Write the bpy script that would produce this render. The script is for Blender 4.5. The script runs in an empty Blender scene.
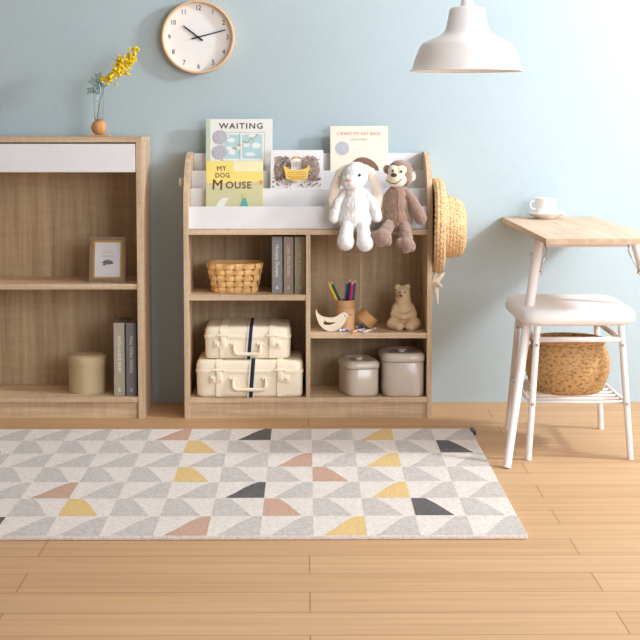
import bpy, bmesh, math, random
from mathutils import Vector, Matrix, Quaternion, noise
random.seed(7)
PI = math.pi
S = bpy.context.scene
COL = S.collection

# ------------------------------------------------------------------ camera
FPX, CD, PIT, YAW, CX, CZ = 1499.6, 5.4, .0815, .0097, -.0095, 1.077
cam_d = bpy.data.cameras.new('camera')
cam = bpy.data.objects.new('camera', cam_d)
COL.objects.link(cam)
cam.location = (CX, -CD, CZ)
cam.rotation_euler = (PI / 2 - PIT, 0, -YAW)
cam_d.sensor_width = 36
cam_d.lens = FPX / 640 * 36
cam_d.shift_x = 0
cam_d.shift_y = (244.5 - 320) / 640
S.camera = cam

# ------------------------------------------------------------------ light
S.view_settings.view_transform = 'Standard'
S.view_settings.look = 'None'
S.view_settings.gamma = 1
S.view_settings.use_curve_mapping = False
S.view_settings.exposure = 0.0
w = bpy.data.worlds.new('world')
S.world = w
w.use_nodes = True
w.node_tree.nodes['Background'].inputs[0].default_value = (.84, .92, 1.0, 1)
w.node_tree.nodes['Background'].inputs[1].default_value = .22


def area(name, loc, target, size, power, color, sy=None):
    d = bpy.data.lights.new(name, 'AREA')
    d.energy = power
    d.color = color
    d.size = size
    if sy:
        d.shape = 'RECTANGLE'
        d.size_y = sy
    o = bpy.data.objects.new(name, d)
    COL.objects.link(o)
    o.location = loc
    o.rotation_euler = (Vector(target) - Vector(loc)).to_track_quat('-Z', 'Y').to_euler()
    return o


area('window_key', (2.75, -1.0, 2.15), (-.1, .2, .9), .36, 80, (.82, .905, 1))
area('window_soft', (3.2, -2.5, 1.35), (0, .2, .6), 1.9, 36, (.81, .905, 1), 1.9)
area('room_fill', (2.5, -4.9, 1.7), (0, .2, .5), 2.0, 128, (.83, .91, 1))

# ------------------------------------------------------------------ maths: pixel of the photo to a point at a depth or a height
_f = Vector((math.sin(YAW) * math.cos(PIT), math.cos(YAW) * math.cos(PIT), -math.sin(PIT)))
_r = Vector((math.cos(YAW), -math.sin(YAW), 0))
_u = _r.cross(_f)
_c = Vector((CX, -CD, CZ))


def UY(x, y, Y):
    d = _f + _r * ((x - 320) / FPX) - _u * ((y - 244.5) / FPX)
    return _c + d * ((Y + CD) / d.y)


# ------------------------------------------------------------------ materials
def lin(c):
    out = []
    for v in c:
        v /= 255
        out.append(v / 12.92 if v <= .04045 else ((v + .055) / 1.055) ** 2.4)
    return (*out, 1)


MATS = {}


def mat(name, rgb, rough=.6, metal=0, var=0, vscale=20, bump=0, bscale=80, coat=0, sheen=0, vec=(1, 1, 1), spec=None, sss=0):
    """Procedural material: base colour with noise variation and a noise bump."""
    if name in MATS:
        return MATS[name]
    m = bpy.data.materials.new(name)
    m.use_nodes = True
    nt = m.node_tree
    b = nt.nodes['Principled BSDF']
    b.inputs['Roughness'].default_value = rough
    b.inputs['Metallic'].default_value = metal
    b.inputs['Base Color'].default_value = lin(rgb)
    if coat:
        b.inputs['Coat Weight'].default_value = coat
        b.inputs['Coat Roughness'].default_value = .12
    if sheen:
        b.inputs['Sheen Weight'].default_value = sheen
        b.inputs['Sheen Roughness'].default_value = .6
    if spec is not None:
        b.inputs['Specular IOR Level'].default_value = spec
    tc = nt.nodes.new('ShaderNodeTexCoord')
    mp = nt.nodes.new('ShaderNodeMapping')
    mp.inputs['Scale'].default_value = vec
    nt.links.new(tc.outputs['Object'], mp.inputs[0])
    nz = nt.nodes.new('ShaderNodeTexNoise')
    nz.inputs['Scale'].default_value = vscale
    nz.inputs['Detail'].default_value = 5
    nt.links.new(mp.outputs[0], nz.inputs['Vector'])
    rp = nt.nodes.new('ShaderNodeValToRGB')
    c = lin(rgb)
    v = var if var else .015
    rp.color_ramp.elements[0].position = .3
    rp.color_ramp.elements[1].position = .7
    rp.color_ramp.elements[0].color = (*[x * (1 - v) for x in c[:3]], 1)
    rp.color_ramp.elements[1].color = (*[min(1, x * (1 + v)) for x in c[:3]], 1)
    nt.links.new(nz.outputs['Fac'], rp.inputs[0])
    nt.links.new(rp.outputs[0], b.inputs['Base Color'])
    if bump:
        n2 = nt.nodes.new('ShaderNodeTexNoise')
        n2.inputs['Scale'].default_value = bscale
        n2.inputs['Detail'].default_value = 3
        nt.links.new(mp.outputs[0], n2.inputs['Vector'])
        bp = nt.nodes.new('ShaderNodeBump')
        bp.inputs['Strength'].default_value = bump
        bp.inputs['Distance'].default_value = .004
        nt.links.new(n2.outputs['Fac'], bp.inputs['Height'])
        nt.links.new(bp.outputs[0], b.inputs['Normal'])
    MATS[name] = m
    return m


def wood(name, dark, light, axis, scale=1.0, rough=.55):
    """Pale sawn oak: streaks stretched along one axis, cross saw marks."""
    m = bpy.data.materials.new(name)
    m.use_nodes = True
    nt = m.node_tree
    b = nt.nodes['Principled BSDF']
    b.inputs['Roughness'].default_value = rough
    b.inputs['Specular IOR Level'].default_value = .3
    tc = nt.nodes.new('ShaderNodeTexCoord')

    def streak(lo, hi, detail, s):
        mp = nt.nodes.new('ShaderNodeMapping')
        sc = [hi * s] * 3
        sc['XYZ'.index(axis)] = lo * s
        mp.inputs['Scale'].default_value = sc
        nt.links.new(tc.outputs['Object'], mp.inputs[0])
        nz = nt.nodes.new('ShaderNodeTexNoise')
        nz.inputs['Scale'].default_value = 1
        nz.inputs['Detail'].default_value = detail
        nz.inputs['Roughness'].default_value = .6
        nt.links.new(mp.outputs[0], nz.inputs['Vector'])
        return nz
    a = streak(1.6, 34, 6, scale)
    c = streak(9, 210, 2, scale)
    d = streak(70, 9, 2, scale)
    mx = nt.nodes.new('ShaderNodeMath'); mx.operation = 'MULTIPLY_ADD'
    mx.inputs[1].default_value = .35
    nt.links.new(c.outputs['Fac'], mx.inputs[0])
    nt.links.new(a.outputs['Fac'], mx.inputs[2])
    m2 = nt.nodes.new('ShaderNodeMath'); m2.operation = 'MULTIPLY_ADD'
    m2.inputs[1].default_value = .25
    nt.links.new(d.outputs['Fac'], m2.inputs[0])
    nt.links.new(mx.outputs[0], m2.inputs[2])
    rp = nt.nodes.new('ShaderNodeValToRGB')
    rp.color_ramp.elements[0].position = .55
    rp.color_ramp.elements[1].position = 1.02
    rp.color_ramp.elements[0].color = lin(dark)
    rp.color_ramp.elements[1].color = lin(light)
    nt.links.new(m2.outputs[0], rp.inputs[0])
    nt.links.new(rp.outputs[0], b.inputs['Base Color'])
    bp = nt.nodes.new('ShaderNodeBump')
    bp.inputs['Strength'].default_value = .12
    bp.inputs['Distance'].default_value = .002
    nt.links.new(m2.outputs[0], bp.inputs['Height'])
    nt.links.new(bp.outputs[0], b.inputs['Normal'])
    return m


OAK_D, OAK_L = (184, 152, 118), (230, 200, 166)
OAKZ = wood('oak_upright', OAK_D, OAK_L, 'Z')
OAKX = wood('oak_level', OAK_D, OAK_L, 'X')
OAKB = wood('oak_back', (162, 136, 104), (206, 178, 142), 'Z')
TABLEW = wood('table_oak', (196, 162, 132), (226, 198, 170), 'Y')
WARM = wood('warm_wood', (200, 138, 84), (228, 172, 116), 'Z', 2)
WHITE = mat('white_laminate', (240, 236, 235), .45, var=.02)
WPAINT = mat('white_paint', (250, 246, 243), .35, coat=.15)
WMETAL = mat('white_metal', (240, 228, 222), .4)
CHROME = mat('chrome', (200, 195, 188), .25, 1)
BLACK = mat('black_plastic', (38, 36, 38), .45)


def floor_mat():
    m = bpy.data.materials.new('oak_floor')
    m.use_nodes = True
    nt = m.node_tree
    b = nt.nodes['Principled BSDF']
    b.inputs['Roughness'].default_value = .58
    b.inputs['Specular IOR Level'].default_value = .3
    tc = nt.nodes.new('ShaderNodeTexCoord')
    br = nt.nodes.new('ShaderNodeTexBrick')
    br.inputs['Scale'].default_value = 1
    br.inputs['Brick Width'].default_value = 1.35
    br.inputs['Row Height'].default_value = .145
    br.inputs['Mortar Size'].default_value = .0016
    br.inputs['Mortar Smooth'].default_value = .2
    br.inputs['Color1'].default_value = lin((212, 170, 126))
    br.inputs['Color2'].default_value = lin((205, 162, 118))
    br.inputs['Mortar'].default_value = lin((160, 118, 78))
    nt.links.new(tc.outputs['Object'], br.inputs['Vector'])
    mp = nt.nodes.new('ShaderNodeMapping')
    mp.inputs['Scale'].default_value = (1.5, 38, 1)
    nt.links.new(tc.outputs['Object'], mp.inputs[0])
    nz = nt.nodes.new('ShaderNodeTexNoise')
    nz.inputs['Scale'].default_value = 1
    nz.inputs['Detail'].default_value = 6
    nt.links.new(mp.outputs[0], nz.inputs['Vector'])
    rp = nt.nodes.new('ShaderNodeValToRGB')
    rp.color_ramp.elements[0].position = .3
    rp.color_ramp.elements[1].position = .7
    rp.color_ramp.elements[0].color = (.86, .84, .82, 1)
    rp.color_ramp.elements[1].color = (1.05, 1.05, 1.05, 1)
    nt.links.new(nz.outputs['Fac'], rp.inputs[0])
    mx = nt.nodes.new('ShaderNodeMixRGB'); mx.blend_type = 'MULTIPLY'
    mx.inputs[0].default_value = 1
    nt.links.new(br.outputs['Color'], mx.inputs[1])
    nt.links.new(rp.outputs[0], mx.inputs[2])
    nt.links.new(mx.outputs[0], b.inputs['Base Color'])
    return m


def straw_mat(name, dark, light, scale=90, axis_vec=(1, 1, 1), band=0):
    m = bpy.data.materials.new(name)
    m.use_nodes = True
    nt = m.node_tree
    b = nt.nodes['Principled BSDF']
    b.inputs['Roughness'].default_value = .65
    tc = nt.nodes.new('ShaderNodeTexCoord')
    mp = nt.nodes.new('ShaderNodeMapping')
    mp.inputs['Scale'].default_value = axis_vec
    nt.links.new(tc.outputs['Object'], mp.inputs[0])
    vo = nt.nodes.new('ShaderNodeTexVoronoi')
    vo.inputs['Scale'].default_value = scale
    nt.links.new(mp.outputs[0], vo.inputs['Vector'])
    nz = nt.nodes.new('ShaderNodeTexNoise')
    nz.inputs['Scale'].default_value = scale * 1.4
    nz.inputs['Detail'].default_value = 4
    nt.links.new(mp.outputs[0], nz.inputs['Vector'])
    ad = nt.nodes.new('ShaderNodeMath'); ad.operation = 'MULTIPLY_ADD'
    ad.inputs[1].default_value = .6
    nt.links.new(vo.outputs['Distance'], ad.inputs[0])
    nt.links.new(nz.outputs['Fac'], ad.inputs[2])
    rp = nt.nodes.new('ShaderNodeValToRGB')
    rp.color_ramp.elements[0].position = .45
    rp.color_ramp.elements[1].position = .85
    rp.color_ramp.elements[0].color = lin(dark)
    rp.color_ramp.elements[1].color = lin(light)
    nt.links.new(ad.outputs[0], rp.inputs[0])
    nt.links.new(rp.outputs[0], b.inputs['Base Color'])
    bp = nt.nodes.new('ShaderNodeBump')
    bp.inputs['Strength'].default_value = .55
    bp.inputs['Distance'].default_value = .004
    nt.links.new(ad.outputs[0], bp.inputs['Height'])
    nt.links.new(bp.outputs[0], b.inputs['Normal'])
    return m


def dots_mat(name, base, colors, scale=260):
    m = bpy.data.materials.new(name)
    m.use_nodes = True
    nt = m.node_tree
    b = nt.nodes['Principled BSDF']
    b.inputs['Roughness'].default_value = .5
    tc = nt.nodes.new('ShaderNodeTexCoord')
    vo = nt.nodes.new('ShaderNodeTexVoronoi')
    vo.inputs['Scale'].default_value = scale
    nt.links.new(tc.outputs['Object'], vo.inputs['Vector'])
    sp = nt.nodes.new('ShaderNodeSeparateColor')
    nt.links.new(vo.outputs['Color'], sp.inputs[0])
    rp = nt.nodes.new('ShaderNodeValToRGB')
    rp.color_ramp.interpolation = 'CONSTANT'
    cs = [base] + colors
    els = rp.color_ramp.elements
    els[0].position = 0
    els[0].color = lin(cs[0])
    els[1].position = .42
    els[1].color = lin(cs[1])
    for i, c in enumerate(cs[2:]):
        e = els.new(.42 + .58 * (i + 1) / (len(cs) - 1))
        e.color = lin(c)
    nt.links.new(sp.outputs[0], rp.inputs[0])
    nt.links.new(rp.outputs[0], b.inputs['Base Color'])
    return m


def glass_mat():
    m = bpy.data.materials.new('clear_glass')
    m.use_nodes = True
    b = m.node_tree.nodes['Principled BSDF']
    b.inputs['Transmission Weight'].default_value = 1
    b.inputs['Roughness'].default_value = .02
    b.inputs['IOR'].default_value = 1.45
    b.inputs['Base Color'].default_value = (.97, .98, .98, 1)
    return m


# ------------------------------------------------------------------ mesh helpers
def root(name, loc, label, cat, group=None, rot=(0, 0, 0)):
    o = bpy.data.objects.new(name, None)
    o.empty_display_size = .05
    COL.objects.link(o)
    o.location = loc
    o.rotation_euler = rot
    o['label'] = label
    o['category'] = cat
    if group:
        o['group'] = group
    return o


def tag(o, label, cat, group=None):
    o['label'] = label
    o['category'] = cat
    if group:
        o['group'] = group
    return o


def obj(name, bm, m, parent=None, smooth=False, label=None, auto=None):
    bmesh.ops.recalc_face_normals(bm, faces=bm.faces)
    me = bpy.data.meshes.new(name)
    bm.to_mesh(me)
    bm.free()
    for x in (m if isinstance(m, (list, tuple)) else [m]):
        me.materials.append(x)
    if smooth:
        me.polygons.foreach_set('use_smooth', [True] * len(me.polygons))
        if auto:
            try:
                me.set_sharp_from_angle(angle=math.radians(auto))
            except Exception:
                pass
    o = bpy.data.objects.new(name, me)
    COL.objects.link(o)
    if parent is not None:
        o.parent = parent
    if label:
        o['label'] = label
    return o


def struct(o):
    o['kind'] = 'structure'
    return o


def box(bm, x0, x1, y0, y1, z0, z1, bev=0, seg=2):
    g = bmesh.ops.create_cube(bm, size=1)
    vs = g['verts']
    for v in vs:
        v.co = Vector(((x0 + x1) / 2 + v.co.x * (x1 - x0), (y0 + y1) / 2 + v.co.y * (y1 - y0), (z0 + z1) / 2 + v.co.z * (z1 - z0)))
    if bev:
        es = list({e for v in vs for e in v.link_edges})
        bmesh.ops.bevel(bm, geom=es, offset=bev, segments=seg, affect='EDGES', profile=.5)
    return bm


def B(*a, **k):
    return box(bmesh.new(), *a, **k)


def lathe(bm, prof, n=48, axis='Z', c=(0, 0, 0), closed=False):
    """profile of (radius, height)"""
    rings = []
    c = Vector(c)

    def pt(r, a, h):
        x, y = r * math.cos(a), r * math.sin(a)
        if axis == 'Z':
            return c + Vector((x, y, h))
        if axis == 'Y':
            return c + Vector((x, h, y))
        return c + Vector((h, x, y))
    for r, h in prof:
        if r < 1e-6:
            rings.append([bm.verts.new(pt(0, 0, h))])
        else:
            rings.append([bm.verts.new(pt(r, 2 * PI * i / n, h)) for i in range(n)])
    pairs = list(zip(rings, rings[1:]))
    if closed:
        pairs.append((rings[-1], rings[0]))
    for a, b in pairs:
        for i in range(n):
            j = (i + 1) % n
            if len(a) == 1 and len(b) == 1:
                continue
            if len(a) == 1:
                bm.faces.new((a[0], b[j], b[i]))
            elif len(b) == 1:
                bm.faces.new((a[i], a[j], b[0]))
            else:
                bm.faces.new((a[i], a[j], b[j], b[i]))
    return bm


def cyl(bm, p0, p1, r0, r1=None, n=20, cap=True):
    return tube(bm, [p0, p1], [r0, r0 if r1 is None else r1], n, cap)


def tube(bm, pts, r, n=12, cap=True):
    pts = [Vector(p) for p in pts]
    rs = r if isinstance(r, (list, tuple)) else [r] * len(pts)
    rings = []
    up = None
    for i, p in enumerate(pts):
        t = (pts[min(i + 1, len(pts) - 1)] - pts[max(i - 1, 0)]).normalized()
        if up is None:
            up = Vector((0, 0, 1)) if abs(t.z) < .9 else Vector((1, 0, 0))
        s = t.cross(up).normalized()
        up = s.cross(t).normalized()
        rings.append([bm.verts.new(p + (s * math.cos(2 * PI * k / n) + up * math.sin(2 * PI * k / n)) * rs[i]) for k in range(n)])
    for a, b in zip(rings, rings[1:]):
        for k in range(n):
            j = (k + 1) % n
            bm.faces.new((a[k], a[j], b[j], b[k]))
    if cap:
        bm.faces.new(rings[0][::-1])
        bm.faces.new(rings[-1])
    return bm


def ribbon(bm, pts, sides, norms, w, th, closed=False):
    """flat strip of width w and thickness th along pts"""
    secs = []
    for p, s, nn in zip(pts, sides, norms):
        p, s, nn = Vector(p), Vector(s), Vector(nn)
        secs.append([bm.verts.new(p + s * (a * w / 2) + nn * (b * th / 2)) for a, b in ((-1, -1), (1, -1), (1, 1), (-1, 1))])
    pr = list(zip(secs, secs[1:]))
    if closed:
        pr.append((secs[-1], secs[0]))
    for a, b in pr:
        for k in range(4):
            j = (k + 1) % 4
            bm.faces.new((a[k], a[j], b[j], b[k]))
    if not closed:
        bm.faces.new(secs[0][::-1])
        bm.faces.new(secs[-1])
    return bm


def sup(a, b, n, k=48, t0=0):
    """superellipse outline"""
    out = []
    for i in range(k):
        t = 2 * PI * i / k + t0
        c, s = math.cos(t), math.sin(t)
        out.append((a * math.copysign(abs(c) ** (2 / n), c), b * math.copysign(abs(s) ** (2 / n), s)))
    return out


def loft(bm, secs, cap0=True, cap1=True):
    """secs: list of lists of 3-D points"""
    rings = [[bm.verts.new(p) for p in s] for s in secs]
    n = len(rings[0])
    for a, b in zip(rings, rings[1:]):
        for k in range(n):
            j = (k + 1) % n
            bm.faces.new((a[k], a[j], b[j], b[k]))
    if cap0:
        bm.faces.new(rings[0][::-1])
    if cap1:
        bm.faces.new(rings[-1])
    return bm


def prism(bm, outers, y0, y1, to=lambda x, z, y: (x, y, z)):
    """extrude a 2-D outline with holes from y0 to y1"""
    es = []
    for loop in outers:
        vs = [bm.verts.new(to(x, z, y0)) for x, z in loop]
        es += [bm.edges.new((vs[i], vs[(i + 1) % len(vs)])) for i in range(len(vs))]
    f = bmesh.ops.triangle_fill(bm, use_beauty=True, use_dissolve=False, edges=es)
    fs = [g for g in f['geom'] if isinstance(g, bmesh.types.BMFace)]
    ex = bmesh.ops.extrude_face_region(bm, geom=fs)
    d = Vector(to(0, 0, y1)) - Vector(to(0, 0, y0))
    for g in ex['geom']:
        if isinstance(g, bmesh.types.BMVert):
            g.co += d
    return bm


def ell(bm, c, r, rot=None, u=24, v=16):
    M = Matrix.Translation(Vector(c))
    if rot:
        from mathutils import Euler
        M = M @ Euler([math.radians(a) for a in rot]).to_matrix().to_4x4()
    M = M @ Matrix.Diagonal((*r, 1))
    bmesh.ops.create_uvsphere(bm, u_segments=u, v_segments=v, radius=1, matrix=M)
    return bm


def fuse(bm, voxel=.0035, smooth=6, fac=.5, disp=0, dscale=200):
    """one continuous skin over overlapping volumes"""
    me = bpy.data.meshes.new('tmp')
    bm.to_mesh(me)
    bm.free()
    o = bpy.data.objects.new('tmp', me)
    COL.objects.link(o)
    md = o.modifiers.new('r', 'REMESH')
    md.mode = 'VOXEL'
    md.voxel_size = voxel
    ms = o.modifiers.new('s', 'SMOOTH')
    ms.factor = fac
    ms.iterations = smooth
    dg = bpy.context.evaluated_depsgraph_get()
    m2 = bpy.data.meshes.new_from_object(o.evaluated_get(dg))
    b2 = bmesh.new()
    b2.from_mesh(m2)
    bpy.data.objects.remove(o)
    bpy.data.meshes.remove(me)
    bpy.data.meshes.remove(m2)
    if disp:
        b2.normal_update()
        for v in b2.verts:
            k = .9 * noise.noise(v.co * dscale * .45) + noise.noise(v.co * dscale) + .7 * noise.noise(v.co * dscale * 2.1)
            v.co += v.normal * disp * k
    return b2


def text_geo(body, size, spc=1):
    cu = bpy.data.curves.new('t', 'FONT')
    cu.body = body
    cu.size = size
    cu.align_x = 'CENTER'
    cu.align_y = 'CENTER'
    cu.space_character = spc
    cu.resolution_u = 3
    o = bpy.data.objects.new('t', cu)
    COL.objects.link(o)
    dg = bpy.context.evaluated_depsgraph_get()
    me = bpy.data.meshes.new_from_object(o.evaluated_get(dg))
    vs = [tuple(v.co) for v in me.vertices]
    fs = [tuple(p.vertices) for p in me.polygons]
    bpy.data.objects.remove(o)
    bpy.data.curves.remove(cu)
    bpy.data.meshes.remove(me)
    return vs, fs


class Print:
    """ink on a flat face: polygons in (x, z), stacked a hair apart, one mesh with material slots"""

    def __init__(self, to):
        self.bm = bmesh.new()
        self.to = to
        self.mats = []
        self.k = 0

    def mi(self, m):
        if m not in self.mats:
            self.mats.append(m)
        return self.mats.index(m)

    def poly(self, pts, m):
        self.k += 1
        e = .0002 + .00008 * self.k
        f = self.bm.faces.new([self.bm.verts.new(self.to(x, z, e)) for x, z in pts])
        f.material_index = self.mi(m)

    def rect(self, x0, x1, z0, z1, m):
        self.poly([(x0, z0), (x1, z0), (x1, z1), (x0, z1)], m)

    def disc(self, x, z, r, m, rz=None, n=24):
        self.poly([(x + r * math.cos(2 * PI * i / n), z + (rz or r) * math.sin(2 * PI * i / n)) for i in range(n)], m)

    def text(self, body, x, z, size, m, bold=0, sx=1, rot=0, spc=1):
        if bold:
            for dx, dz in ((-bold, 0), (bold, 0), (0, -bold), (0, bold)):
                self.text(body, x + dx * .7, z + dz * .7, size, m, 0, sx, rot, spc)
            return
        self.k += .25
        e = .0002 + .00008 * self.k
        vs, fs = text_geo(body, size, spc)
        c, s = math.cos(rot), math.sin(rot)
        bv = [self.bm.verts.new(self.to(x + (a * sx) * c - b * s, z + (a * sx) * s + b * c, e)) for a, b, _ in vs]
        mi = self.mi(m)
        for f in fs:
            try:
                self.bm.faces.new([bv[i] for i in f]).material_index = mi
            except ValueError:
                pass

    def build(self, name, parent):
        me = bpy.data.meshes.new(name)
        self.bm.to_mesh(me)
        self.bm.free()
        for m in self.mats:
            me.materials.append(m)
        o = bpy.data.objects.new(name, me)
        COL.objects.link(o)
        o.parent = parent
        return o


def ink(name, rgb):
    return mat('ink_' + name, rgb, .6, spec=.3)


# ================================================================== the setting
WY = .31
wallm = mat('blue_wallpaper', (187, 200, 203), .85, var=.012, vscale=60, bump=.18, bscale=260, spec=.2)
struct(obj('wall_back', B(-4, 4, WY, WY + .1, 0, 2.5), wallm))
struct(obj('floor', B(-4, 4, -6.6, WY + .1, -.06, 0), floor_mat()))
struct(obj('ceiling', B(-4, 4, -6.6, WY + .1, 2.5, 2.56), mat('white_ceiling', (236, 234, 230), .9)))


# ================================================================== rug
def rug():
    bm = bmesh.new()
    X1, CW, RD, Y0 = .5655, .1385, .194, -.242
    NX, NY = 14, 7
    x0, y1 = X1 - NX * CW, Y0 - NY * RD
    box(bm, x0, X1, y1, Y0, .0, .012, .004, 2)
    for f in bm.faces:
        f.material_index = 0
    base = mat('rug_cream', (237, 222, 209), .95, var=.16, vscale=110, bump=.7, bscale=420, sheen=.3, spec=.1)
    grey = mat('rug_grey', (204, 190, 180), .95, var=.22, vscale=110, bump=.7, bscale=420, sheen=.3, spec=.1)
    char = mat('rug_charcoal', (112, 106, 104), .95, var=.4, vscale=190, bump=.8, bscale=420, spec=.1)
    yel = mat('rug_mustard', (236, 200, 138), .95, var=.16, vscale=150, bump=.7, bscale=420, spec=.1)
    ter = mat('rug_terracotta', (212, 172, 150), .95, var=.22, vscale=170, bump=.7, bscale=420, spec=.1)
    # column 13 is the one at the right edge; values are slots: 1 grey, 2 charcoal, 3 mustard, 4 terracotta
    sp = {(0, 6): 4, (0, 8): 2, (0, 11): 3, (1, 7): 3, (1, 13): 2, (2, 9): 4, (2, 11): 3,
          (3, 2): 2, (3, 7): 3, (3, 10): 4, (4, 4): 4, (4, 8): 2, (4, 11): 3, (5, 5): 3, (5, 9): 4, (5, 12): 2, (6, 3): 2, (6, 7): 4, (6, 10): 3}
    for r in range(NY):
        for c in range(NX):
            if r % 2 == 0:
                P = [(.19, .02), (.995, .02), (.995, .98), (.83, .98), (.70, .84), (.55, .62), (.40, .34)]
            else:
                P = [(.005, .02), (.77, .02), (.63, .33), (.48, .66), (.30, .98), (.005, .98)]
            vs = [bm.verts.new((x0 + (c + u) * CW, Y0 - (r + 1 - v) * RD, .0126)) for u, v in P]
            f = bm.faces.new(vs)
            f.material_index = sp.get((r, c), 1)
    o = obj('rug', bm, [base, grey, char, yel, ter])
    tag(o, 'cream rug with rows of grey, mustard and charcoal curved triangles on wooden floor', 'rug')
    t = B(X1 - .004, X1 + .012, Y0 - .07, Y0 - .005, .001, .016, .003)
    obj('corner_tag', t, BLACK, o, label='dark tag at the rug corner')


rug()


# ================================================================== bookcase
BW, BD = .45, .29
T = .018


def side_outline():
    pts = [(BD, 0), (BD, .966), (.215, .966)]
    for i in range(1, 15):
        a = PI / 2 * i / 14
        pts.append((.215 - .215 * math.sin(a), .736 + .23 * math.cos(a)))
    pts.append((0, 0))
    return pts


def bookcase():
    b = root('bookcase', (0, 0, 0), 'low oak bookcase with curved sides and white tiered book display, standing in the middle', 'bookcase')
    for s in (-1, 1):
        bm = bmesh.new()
        x = -BW if s < 0 else BW - T
        prism(bm, [side_outline()], x, x + T, to=lambda a, z, y: (y, a, z))
        obj('side_panel', bm, OAKZ, b)
    xi = BW - T
    obj('back_panel', B(-xi, xi, BD - .008, BD, .02, .93), OAKB, b)
    obj('bottom_board', B(-xi, xi, 0, BD - .008, .0575, .0765, .0008, 1), OAKX, b)
    obj('toe_kick', B(-xi, xi, .006, .022, .0, .0575), OAKX, b)
    obj('top_board', B(-xi, xi, -.0, BD - .008, .671, .690, .0008, 1), OAKX, b)
    obj('divider', B(-.008, .008, .002, BD - .008, .0765, .671), OAKZ, b)
    obj('shelf', B(-xi, -.008, .004, BD - .008, .432, .452, .0008, 1), OAKX, b)
    obj('shelf', B(.008, xi, .004, BD - .008, .293, .313, .0008, 1), OAKX, b)
    # tiers of the book display: front panel and the step behind it
    fr = [(.022, .691, .772), (.10, .70, .834), (.185, .76, .896), (.268, .82, .960)]
    for i, (y, z0, z1) in enumerate(fr):
        obj('display_panel', B(-xi, xi, y, y + .012, z0, z1, .001, 1), WHITE, b)
    st = [(.034, .10, .700), (.112, .185, .757), (.197, .268, .812)]
    for y0, y1, z in st:
        obj('display_step', B(-xi, xi, y0, y1, z - .009, z), WHITE, b)
    strip = B(.196, .206, BD - .0105, BD - .008, .0765, .671)
    obj('back_seam', strip, OAKZ, b)
    for s in (-1, 1):
        bm = bmesh.new()
        lathe(bm, [(0, 0), (.006, 0), (.006, .006), (.014, .008), (.0155, .012), (.0155, .016), (.012, .021), (0, .022)], 24, 'X')
        for v in bm.verts:
            v.co = Vector((s * (BW + v.co.x), v.co.y + .09, v.co.z + .858))
        obj('peg', bm, mat('peg_wood', (244, 236, 230), .5), b, True, label='pale wooden peg')
    return b


bookcase()


# ================================================================== storage cabinet on the left
def cabinet():
    x1, wd = -.597, .60
    x0 = x1 - wd
    H = 1.024
    c = root('storage_cabinet', ((x0 + x1) / 2, 0, 0), 'tall oak cabinet with white drawer front, cut off at the left of the photo', 'cabinet')
    h = wd / 2
    D = .292
    t = .021
    for s in (-1, 1):
        obj('side_panel', B(min(s * h, s * (h - t)), max(s * h, s * (h - t)), 0, D, 0, H - .02), OAKZ, c)
    obj('top_board', B(-h, h, 0, D, H - .02, H, .001, 1), OAKX, c)
    obj('back_panel', B(-h + t, h - t, D - .008, D, .02, H - .02), OAKB, c)
    obj('bottom_board', B(-h + t, h - t, .002, D - .008, .06, .079), OAKX, c)
    obj('toe_kick', B(-h + t, h - t, .012, .028, 0, .06), OAKX, c)
    obj('shelf', B(-h + t, h - t, .004, D - .008, .473, .492), OAKX, c)
    dr = obj('drawer', B(-h + t + .003, h - t - .003, .0, .018, .897, .999, .001, 1), WHITE, c, label='white drawer front')
    obj('drawer_box', B(-h + t + .012, h - t - .012, .018, .26, .905, .985), OAKX, dr)


cabinet()


# ================================================================== books with titled spines
def spine_book(x0, x1, y, z, h, d, rgb, title, size, inkm, label, group, mark=True, sx=1.0):
    wd = x1 - x0
    b = root('book', ((x0 + x1) / 2, y, z), label, 'book', group)
    cm = mat('cloth_%d_%d_%d' % rgb, rgb, .7, var=.03, vscale=200)
    bm = bmesh.new()
    e = .0022
    box(bm, -wd / 2, -wd / 2 + e, 0, d, 0, h, .0006, 1)
    box(bm, wd / 2 - e, wd / 2, 0, d, 0, h, .0006, 1)
    box(bm, -wd / 2, wd / 2, 0, e, 0, h, .0006, 1)
    obj('cover', bm, cm, b)
    obj('pages', B(-wd / 2 + e, wd / 2 - e, e, d - .004, .003, h - .003), mat('page_paper', (150, 138, 126), .9), b)
    p = Print(lambda x, zz, ee: (x, -ee, zz))
    p.text(title, 0, h * .57, size, inkm, .0005, sx, -PI / 2)
    if mark:
        e2 = Print(lambda x, zz, ee: (x, -ee, zz))
        e2.text('&', 0, .021, .018, inkm, .0005)
        e2.build('spine_emblem', b)
    p.build('spine_title', b)


wi = ink('white', (236, 230, 224))
wi2 = ink('pale', (206, 194, 184))
wi3 = ink('olive_pale', (204, 196, 176))
gb = 'books standing on the left middle shelf of the bookcase'
spine_book(-.1335, -.093, .06, .452, .208, .165, (152, 147, 146), 'Humpty Dumpty', .0175, wi, 'grey book with bright white spine title beside the woven basket', gb)
spine_book(-.0905, -.0525, .06, .452, .208, .165, (162, 141, 127), 'Little Miss Muffet', .0165, wi2, 'brown book between a grey book and an olive book in the bookcase', gb)
spine_book(-.050, -.0105, .06, .452, .208, .165, (170, 162, 138), 'Oranges & Lemons', .0155, wi3, 'olive green book next to the divider of the bookcase', gb)
gc = 'books standing at the bottom of the left cabinet'
spine_book(-.711, -.669, .03, .079, .268, .17, (182, 172, 148), 'HUSH-A-BYE BABY', .0165, wi, 'pale sage book with white spine letters beside the round beige box', gc)
spine_book(-.666, -.626, .03, .079, .268, .17, (128, 120, 120), 'Wee Willie Winkie', .0175, wi2, 'grey book against the right side of the left cabinet, beside a sage book', gc)


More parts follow.
